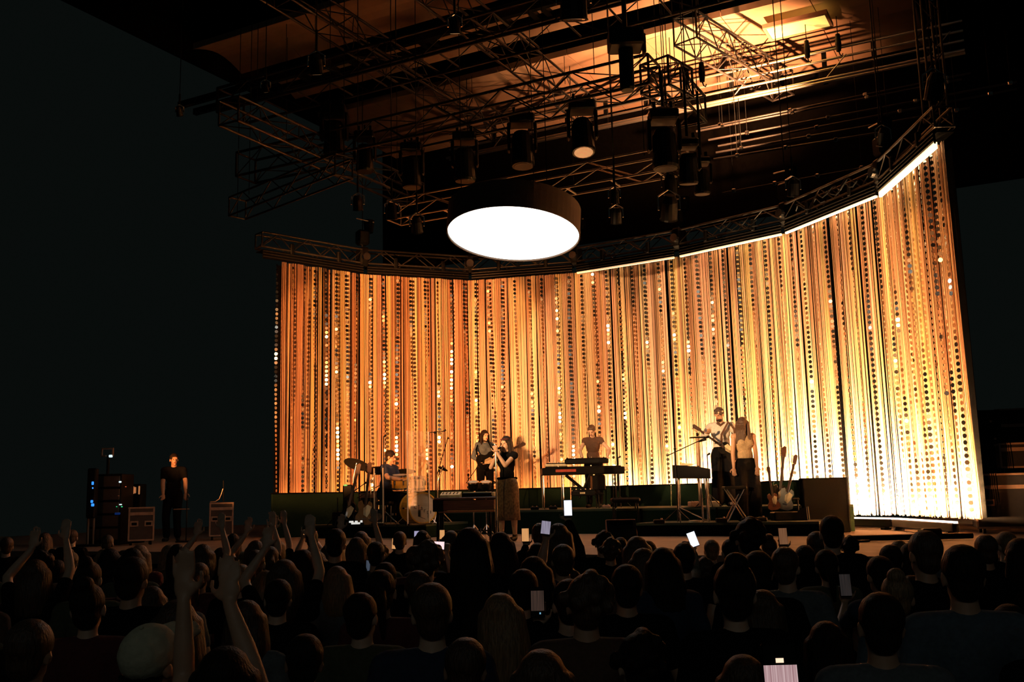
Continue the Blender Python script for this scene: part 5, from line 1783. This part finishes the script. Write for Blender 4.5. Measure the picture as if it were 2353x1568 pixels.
def crowd_person(loc, rotz, k, fem, look, hair, hairm, top, skin):
    c = proto(fem, look, hair)
    if c['body'] is None:
        c['body'] = solid(c['fg']['B'], 'body', SKIN, 0.013)
    o = bpy.data.objects.new('person', with_mat(c['bodies'], c['body'], skin))
    COL.objects.link(o)
    o.location, o.rotation_euler, o.scale = loc, (0, 0, math.radians(rotz)), (k, k, k)
    for n, me in (('shirt', with_mat(c['shirts'], c['shirt'], top)), ('trousers', c['trousers']), ('shoes', c['shoes']),
                  ('hair', with_mat(HSETS.setdefault((fem, look, hair), {}), c['hairs'][hair], hairm))):
        ch = bpy.data.objects.new(n, me)
        COL.objects.link(ch)
        ch.parent = o
    return o


HM_ = {'dark': HAIRD, 'brown': HAIRB, 'blond': HAIRL}
# image column, top of the head, width of the head in the photograph, hair, colour, top, facing
SPEC = [
    (777, 1308, 60, 'bob', 'blond', 'grey', 0), (770, 1222, 52, 'short', 'dark', 'black', 0), (831, 1226, 42, 'long', 'brown', 'brown', 0),
    (975, 1256, 72, 'curly', 'brown', 'black', 0), (1080, 1222, 72, 'long', 'dark', 'black', 0), (1150, 1230, 60, 'straight', 'dark', 'black', 0),
    (957, 1320, 72, 'short', 'brown', 'black', 10), (1018, 1333, 50, 'bob', 'dark', 'navy', 0), (882, 1300, 70, 'short', 'dark', 'black', 0),
    (990, 1352, 108, 'short', 'brown', 'navy', 6), (832, 1372, 92, 'short', 'dark', 'olive', -8), (1148, 1375, 100, 'straight', 'blond', 'grey', 0),
    (1065, 1284, 50, 'short', 'dark', 'black', 0), (1070, 1308, 54, 'bob', 'brown', 'black', 0), (1225, 1288, 80, 'long', 'dark', 'black', 0),
    (1237, 1208, 42, 'short', 'brown', 'black', 0), (1300, 1317, 60, 'curly', 'brown', 'black', 0),
    (1337, 1334, 105, 'curly', 'brown', 'brown', 0), (1195, 1318, 78, 'short', 'dark', 'black', 0), (1380, 1228, 46, 'curly', 'dark', 'black', 0),
    (1712, 1203, 68, 'curly', 'dark', 'black', 0), (1904, 1193, 58, 'short', 'dark', 'black', 0), (1868, 1228, 52, 'short', 'brown', 'black', 25),
    (2114, 1230, 78, 'short', 'brown', 'black', 0), (2253, 1236, 58, 'short', 'brown', 'black', 0), (2300, 1228, 52, 'short', 'blond', 'black', 25),
    (2330, 1245, 66, 'bob', 'dark', 'black', 20), (2034, 1260, 62, 'short', 'dark', 'black', 0), (2195, 1266, 104, 'short', 'dark', 'denim', 0),
    (1671, 1245, 50, 'short', 'dark', 'black', 0), (1564, 1255, 60, 'short', 'dark', 'black', 0), (1461, 1240, 56, 'bob', 'brown', 'black', 0),
    (1604, 1290, 60, 'curly', 'brown', 'black', 0), (1676, 1305, 108, 'bun', 'dark', 'black', -10), (1475, 1297, 56, 'long', 'dark', 'black', 0),
    (1430, 1308, 92, 'short', 'dark', 'black', 0), (1546, 1330, 60, 'curly', 'brown', 'brown', 0), (1730, 1276, 78, 'short', 'dark', 'black', 0),
    (1819, 1313, 60, 'long', 'dark', 'black', 0), (2000, 1377, 120, 'short', 'dark', 'grey', 0), (2160, 1509, 112, 'curly', 'brown', 'black', 0),
    (1450, 1470, 110, 'curly', 'dark', 'black', 0), (1690, 1520, 118, 'bob', 'brown', 'black', 0), (1325, 1470, 92, 'short', 'dark', 'black', 0),
    (2342, 1290, 56, 'short', 'dark', 'black', 0), (307, 1290, 80, 'short', 'dark', 'black', 0), (187, 1430, 74, 'long', 'brown', 'black', 0),
    (40, 1500, 92, 'short', 'dark', 'black', 0), (20, 1238, 34, 'short', 'brown', 'black', 20), (48, 1300, 44, 'long', 'brown', 'grey', -20),
    (640, 1340, 76, 'short', 'dark', 'black', 0), (700, 1270, 58, 'long', 'dark', 'maroon', 0), (2080, 1330, 70, 'long', 'dark', 'black', 0),
    (1960, 1300, 60, 'short', 'dark', 'black', 0), (1560, 1450, 100, 'long', 'dark', 'black', 0), (700, 1470, 110, 'short', 'dark', 'black', 0),
    (1880, 1440, 96, 'long', 'dark', 'black', 0), (2290, 1400, 96, 'short', 'dark', 'navy', 0), (1060, 1480, 104, 'short', 'brown', 'maroon', 0),
]
PEOPLE = []                                         # (point, radius) of everyone standing
crowd = []


def clear_of(p, r):
    return all((p - q).length > r for q in PEOPLE)


def front_ok(px, dist):
    return ground(px, dist, 0).y < 10.75


def stand(px, ytop, dist):
    z = at_d(px, ytop, dist).z
    return ground(px, dist, 0), z


# people with raised phones: column and row of the phone, its width and height there, tilt, screen, side of the head, hands
PH = [(1305, 1168, 19, 38, 0, 'white', -0.10, 1), (708, 1224, 22, 13, 4, 'orange', 0.12, 2), (958, 1233, 13, 26, 0, 'bluewhite', 0.1, 1), (1016, 1229, 12, 22, 0, 'orange', 0.12, 1),
      (907, 1250, 13, 26, 3, 'orange', 0.1, 1), (1003, 1254, 38, 19, 3, 'pink', -0.05, 2), (1207, 1230, 17, 32, 0, 'orange', 0.1, 1), (1254, 1213, 22, 32, 8, 'violet', 0.1, 1),
      (1592, 1240, 20, 36, -18, 'white', -0.25, 1), (1799, 1233, 20, 40, 0, 'dim', 0.06, 1), (1235, 1385, 32, 66, 0, 'darkstripe', 0.14, 1), (1127, 1322, 40, 22, -16, 'purple', 0.1, 2),
      (750, 1394, 17, 34, -22, 'yellow', 0.12, 1), (850, 1305, 18, 36, 0, 'bluedim', 0.1, 1), (1794, 1560, 78, 150, 0, 'stripes', 0.16, 1), (113, 1279, 9, 19, 0, 'blue', 0.08, 1),
      (172, 1265, 10, 12, 0, 'bluedim', 0.1, 1), (1942, 1345, 26, 52, 0, 'greydim', 0.1, 1), (535, 1250, 11, 22, 10, 'yellowdim', 0.1, 1), (250, 1330, 12, 24, 0, 'blank', .1, 1)]
SCR = {'white': ((0.92, 0.95, 1.0), (0.75, 0.80, 1.0), 1.3), 'orange': ((1.0, 0.55, 0.22), (0.75, 0.28, 0.08), 0.75), 'bluewhite': ((0.75, 0.72, 1.0), (0.4, 0.35, 0.6), 0.6), 'pink': ((1.0, 0.85, 0.90), (0.9, 0.45, 0.45), 1.2),
       'violet': ((0.85, 0.78, 1.0), (0.25, 0.2, 0.3), 0.45), 'dim': ((0.55, 0.25, 0.12), (0.30, 0.12, 0.05), 0.4), 'darkstripe': ((0.20, 0.11, 0.08), (0.05, 0.035, 0.03), 0.3), 'purple': ((0.20, 0.15, 0.32), (0.12, 0.09, 0.2), 0.45),
       'yellow': ((1.0, 0.72, 0.32), (0.25, 0.12, 0.05), 0.55), 'bluedim': ((0.22, 0.28, 0.40), (0.08, 0.10, 0.14), 0.3), 'stripes': ((0.78, 0.55, 0.56), (0.42, 0.22, 0.24), 0.75), 'blue': ((0.25, 0.55, 1.0), (0.1, 0.3, 0.9), 0.8),
       'greydim': ((0.10, 0.075, 0.07), (0.03, 0.03, 0.03), 0.3), 'yellowdim': ((0.4, 0.22, 0.1), (0.1, 0.06, 0.03), 0.4), 'blank': ((0.03, 0.06, 0.09), (0.02, 0.03, 0.05), 0.3)}


def screen_mat(key):
    nm = 'screen_' + key
    if nm in MATS:
        return MATS[nm]
    c1, c2, e = SCR[key]
    m = bpy.data.materials.new(nm)
    m.use_nodes = True
    nt = m.node_tree
    b = nt.nodes['Principled BSDF']
    tc = nt.nodes.new('ShaderNodeTexCoord')
    mp = nt.nodes.new('ShaderNodeMapping')
    mp.inputs['Scale'].default_value = (260, 1, 2.5)
    nz = nt.nodes.new('ShaderNodeTexNoise')
    nz.inputs['Scale'].default_value = 1.0
    nz.inputs['Detail'].default_value = 3
    rp = nt.nodes.new('ShaderNodeValToRGB')
    rp.color_ramp.elements[0].position, rp.color_ramp.elements[1].position = 0.38, 0.62
    rp.color_ramp.elements[0].color, rp.color_ramp.elements[1].color = (*c2, 1), (*c1, 1)
    nt.links.new(tc.outputs['Object'], mp.inputs[0])
    nt.links.new(mp.outputs[0], nz.inputs['Vector'])
    nt.links.new(nz.outputs['Fac'], rp.inputs[0])
    nt.links.new(rp.outputs[0], b.inputs['Emission Color'])
    b.inputs['Base Color'].default_value = (0.02, 0.02, 0.02, 1)
    b.inputs['Emission Strength'].default_value = e
    MATS[nm] = m
    return m


PHLAB = ['phone with a white screen held highest, below the keyboard stack', 'phone held sideways with a small orange screen, left of the drums', 'phone with a bluish screen under the kick drum',
         'small orange phone screen under the organ, above the sideways phone', 'small orange phone screen left of the bluish one', 'bright pinkish phone held sideways above the curly head',
         'orange phone screen right of the singer', 'pale violet phone screen right of the orange one', 'tilted white phone under the right platform', 'upright phone with a dim tan screen under the guitar rack',
         'larger dark phone filming stripes beside the long blond hair', 'tilted dim purple phone held sideways in the middle of the crowd', 'tilted yellow phone screen low at the left of centre',
         'dim bluish phone left of centre', 'big near phone at the bottom edge showing the curtain in pink stripes', 'small blue phone screen at the far left', 'tiny pale blue phone at the far left',
         'dark phone raised among the heads at the right', 'small dull yellow phone screen beside raised hands at the left', 'unlit phone raised at the far left']
HAIRDESC = {'short': 'short', 'long': 'long', 'straight': 'long straight', 'bob': 'bobbed', 'curly': 'curly', 'bun': 'tied up', 'pony': 'tied back'}

for i, (px, py, wp, hp, tilt, key, dx, nh) in enumerate(PH):
    land = wp > hp * 1.2
    wd, ht = (0.152, 0.074) if land else (0.074, 0.152)
    dist = FPX * (wd if land else 0.072) / wp
    while not front_ok(px, dist + 0.2):
        dist -= 0.2
    dist -= {3: 1.0, 4: 0.55}.get(i, 0)
    wd = wp * dist / FPX
    ht = hp * dist / FPX
    P = at_d(px, py, dist)
    G = P - F0 * 0.36 + R0 * dx
    G.z = 0
    Hh = min(max((P.z + 0.06) / 1.12, 1.55), 1.76)
    if P.z < 1.62:
        Hh = rc.uniform(1.56, 1.64)
    k = Hh / 1.7
    rot = VIEW + 180 + rc.uniform(-4, 4)
    inv = (Matrix.Translation(G) @ RZ(rot) @ Matrix.Scale(k, 4)).inverted()
    c = inv @ P
    hands = {}
    if nh == 2:
        for s in (1, -1):
            hands[s] = c + Vector((s * (wd / 2 + 0.012) / k, -0.02, -0.09))
        cu = (0.7, 0.7)
    else:
        s = -1 if dx < 0 else 1
        hands[s] = c + Vector((0.0, -0.030, -ht / 2 / k - 0.05))
        cu = (0.65, 0.65)
    fem = (i % 3 != 1)
    hr = ['long', 'short', 'bob', 'straight', 'short', 'pony'][i % 6]
    f = figure(Hh, fem, head=((c.x) * 60, max(-10, min(25, (c.z - 1.6) * 60)), 0), hands=hands, elbows={1: (0.5, -0.2, -1), -1: (-0.5, -0.2, -1)}, curl=cu, hair=hr, top='tee' if i % 2 else 'long',
               hdir={s: (0, -0.25, 1) for s in hands})
    nm = ['brown', 'dark', 'dark', 'brown'][i % 4]
    tp = ['black', 'black', 'navy', 'olive', 'black'][i % 5]
    lab = f'person with {HAIRDESC[hr]} {nm} hair holding up the ' + PHLAB[i].replace('phone with a ', 'phone with ')
    wds = lab.split()
    if len(wds) > 16:
        lab = 'person holding up the ' + PHLAB[i]
        lab = ' '.join(lab.split()[:16])
    person(f, lab, G, rot, SKIN if i % 2 else SKIN2, CLO[tp], TROUSER, SHOE, HM_[nm], 0.012, False, 'people filming with phones')
    PEOPLE.append(G.to_2d())
    t = thing('phone', PHLAB[i], 'phone', P, VIEW, 'phones held up in the crowd')
    M = RY(tilt) @ RX(-8 if not land else -4)
    MB().box((0, 0, 0), (wd, 0.009, ht), M, 0.004).build('case', BLACK, t)
    if key == 'stripes':
        MB().box((0, -0.0052, -0.018), (wd * 0.94, 0.001, ht - 0.05), M).build('screen', screen_mat(key), t)
        MB().box((0.0, -0.0056, ht / 2 - 0.034), (0.016, 0.001, 0.009), M).build('screen_highlight', mat('screen_glow', (1, .8, .6), .4, var=0, emit=1.2, ecol=(1, .72, .5)), t)
    elif key == 'darkstripe':
        MB().box((0, -0.0052, 0.008), (wd * 0.9, 0.001, ht * 0.66), M).build('screen', screen_mat(key), t)
        MB().box((0.012, -0.0056, -ht * 0.36), (0.007, 0.001, 0.009), M).build('screen_highlight', mat('screen_blue', (.3, .7, 1), .4, var=0, emit=0.6, ecol=(.3, .7, 1)), t)
    else:
        MB().box((0, -0.0052, 0), (wd * 0.92, 0.001, ht * 0.90), M).build('screen', screen_mat(key), t)
        MB().lathe([(0, 0), (0.003, 0), (0.003, 0.0008), (0, 0.0008)], 8, M @ T(0, -0.0048, ht / 2 - 0.006) @ RX(90)).build('camera_hole', BLACK, t)

# the man in the pale cap and the two raised arms in front of him at the lower left
dist = 3.35
G = ground(318, dist, 0)
zt = at_d(352, 1405, dist).z
Hh = 1.60
f = figure(Hh, False, lean=(-8, 0), head=(-34, 24, -10), hair='short', top='tee')
capman = person(f, 'man in a pale grey cap looking up to the right at the lower left', G, VIEW + 180, SKIN, CLO['olive'], TROUSER, SHOE, HAIRD, 0.010, False)
CAPM = mat('pale_cap', (0.50, 0.47, 0.33), 0.9, var=0.12, scale=40, bump=0.3)
hc, fw, rt, up, HR = f['hc'], f['fw'], f['rt'], f['up'], f['HR']
cap = [('e', hc + up * 0.048 - fw * 0.01, (0.092, 0.108, 0.098), HR)]
c = bpy.data.objects.new('cap', solid(cap, 'cap', CAPM, 0.009))
COL.objects.link(c)
c.parent = capman
vz = [('c', hc + up * 0.055 + fw * 0.10 + rt * x, hc + up * 0.045 + fw * (0.185 - 6 * x * x) + rt * x * 0.9, 0.010, 0.008) for x in (-0.07, -0.05, -0.03, -0.01, 0.01, 0.03, 0.05, 0.07)]
c = bpy.data.objects.new('cap_visor', solid(vz, 'cap_visor', CAPM, 0.006, 0.004))
COL.objects.link(c)
c.parent = capman
MB().ell(hc + up * 0.147 - fw * 0.012, (0.008, 0.008, 0.006), HR, 8).build('cap_button', CAPM, capman)
MB().path([hc - fw * 0.108 + rt * x - up * (0.012 - 3 * x * x) + fw * 5 * x * x for x in (-0.05, -0.025, 0, 0.025, 0.05)], 0.010, 6).build('cap_strap', BLACK, capman)
PEOPLE.append(G.to_2d())
dist = 3.0
G = ground(525, dist, 0)
f = figure(1.56, True, head=(5, 5, 0), hands={1: (0.20, -0.20, 1.86), -1: (0.07, -0.24, 1.88)}, elbows={1: (0.1, -1.0, -0.2), -1: (-0.5, -1.0, -0.2)}, curl=(0.1, 0.1), hair='long', top='cap',
           hdir={1: (0.05, -0.1, 1), -1: (-0.02, -0.1, 1)})
person(f, 'person at the lower left clapping with both bare arms raised high beside the pale cap', G, VIEW + 180, SKIN, CLO['black'], TROUSER, SHOE, HAIRD, 0.010, False)
PEOPLE.append(G.to_2d())
# more raised hands further forward
for px, dist, hx, lab in [(655, 6.3, 0.25, 'person with bare arms up behind the tilted yellow phone'), (470, 9.0, 0.2, 'person clapping overhead near the flight cases'), (590, 9.6, 0.22, 'person with one arm high under the narrow flight case'),
                          (820, 9.8, 0.3, 'person with forearms raised below the guitars at the left of the drums'), (90, 7.0, 0.2, 'person with arms raised at the far left edge'), (632, 10.6, 0.1, 'person reaching one hand up to the end of the curtain')]:
    while not front_ok(px, dist):
        dist -= 0.2
    G = ground(px, dist, 0)
    f = figure(1.62, True, head=(0, 5, 0), hands={1: (hx * 0.7, -0.22, 1.80), -1: (-hx * 0.5, -0.25, 1.86)}, elbows={1: (1.0, -0.2, -0.4), -1: (-1.0, -0.2, -0.4)}, curl=(0.2, 0.2), hair='bob', top='tee',
               hdir={1: (0.0, -0.1, 1), -1: (0.1, -0.1, 1)})
    person(f, lab, G, VIEW + 180, SKIN2, CLO['black'], TROUSER, SHOE, HAIRB, 0.012, False, 'people with raised arms')
    PEOPLE.append(G.to_2d())

for (px, yt, wpx, hair, hm, top, look) in SPEC:
    fem = hair in ('long', 'bob', 'straight', 'bun', 'pony')
    base = FPX * (0.205 if hair in ('long', 'straight', 'curly') else 0.19) / wpx
    best = None
    for dd in [0, .1, -.1, .2, -.2, .3, -.3, .45, -.45, .6, -.6, .8, -.8, 1.0, 1.3, 1.6]:
        d = base + dd
        if d < 2.4 or not front_ok(px, d):
            continue
        G, z = stand(px, yt, d)
        if clear_of(G.to_2d(), 0.42) and 1.42 < z < 1.93:
            best = (G, z, d)
            break
    if not best:
        continue
    G, z, d = best
    k = z / 1.715
    PEOPLE.append(G.to_2d())
    crowd.append(dict(px=px, d=d, G=G, k=k, fem=fem, look=look, hair=hair, hm=hm, top=top))
# everyone else, standing where there is room
tries = 0
while len(crowd) < 125 and tries < 6000:
    tries += 1
    d = math.sqrt(rc.uniform(2.9 ** 2, 11.0 ** 2))
    px = rc.uniform(-60, 2410) if rc.random() < 0.6 else rc.uniform(-60, 900)
    if not front_ok(px, d):
        continue
    z = rc.uniform(1.50, 1.66)
    G = ground(px, d, 0)
    if not clear_of(G.to_2d(), 0.5):
        continue
    if d < 3.6 and 1650 < px < 1950:
        continue
    yt = HY - 0.0236 * (px - IW / 2) + (CZ - z) / d * FPX
    if yt < 1232 + (20 if px < 640 else 0):
        continue
    if 640 < px < 2240 and yt < 1250 and rc.random() < 0.5:
        continue
    hair = rc.choice(['short', 'short', 'long', 'curly', 'bob', 'straight', 'pony', 'bun'])
    crowd.append(dict(px=px, d=d, G=G, k=z / 1.715, fem=hair in ('long', 'bob', 'straight', 'bun', 'pony'), look=rc.choice([0, 0, 0, 25, -20]), hair=hair, hm=rc.choice(['dark', 'dark', 'brown', 'brown', 'blond']),
                      top=rc.choice(['black', 'black', 'navy', 'grey', 'olive', 'brown', 'denim', 'maroon'])))
    PEOPLE.append(G.to_2d())
ORD = 'first second third fourth fifth sixth seventh eighth ninth tenth eleventh twelfth thirteenth fourteenth fifteenth sixteenth seventeenth eighteenth nineteenth twentieth'.split()
ORD += ['twenty-' + o for o in ORD[:9]] + ['thirtieth'] + ['thirty-' + o for o in ORD[:9]] + ['fortieth']
crowd.sort(key=lambda c: c['d'])
rows = [crowd[i:i + 14] for i in range(0, len(crowd), 14)]
for ri, row in enumerate(rows):
    row.sort(key=lambda c: c['px'])
    for ci, c in enumerate(row):
        rown = 'nearest' if ri == 0 else ORD[ri]
        hd = {'short': 'short', 'long': 'long', 'straight': 'straight', 'bob': 'bobbed', 'curly': 'curly', 'bun': 'upswept', 'pony': 'ponytailed'}[c['hair']]
        lab = f"person with {hd} {c['hm']} hair in {c['top'] if c['top'] != 'denim' else 'blue-grey'} top, {ORD[ci]} from left in {rown} crowd row"
        o = crowd_person(c['G'], VIEW + 180 + rc.uniform(-10, 10), c['k'], c['fem'], c['look'], c['hair'], HM_[c['hm']], CLO[c['top']], SKIN if rc.random() < .5 else SKIN2)
        tag(o, lab, 'person', 'standing crowd')
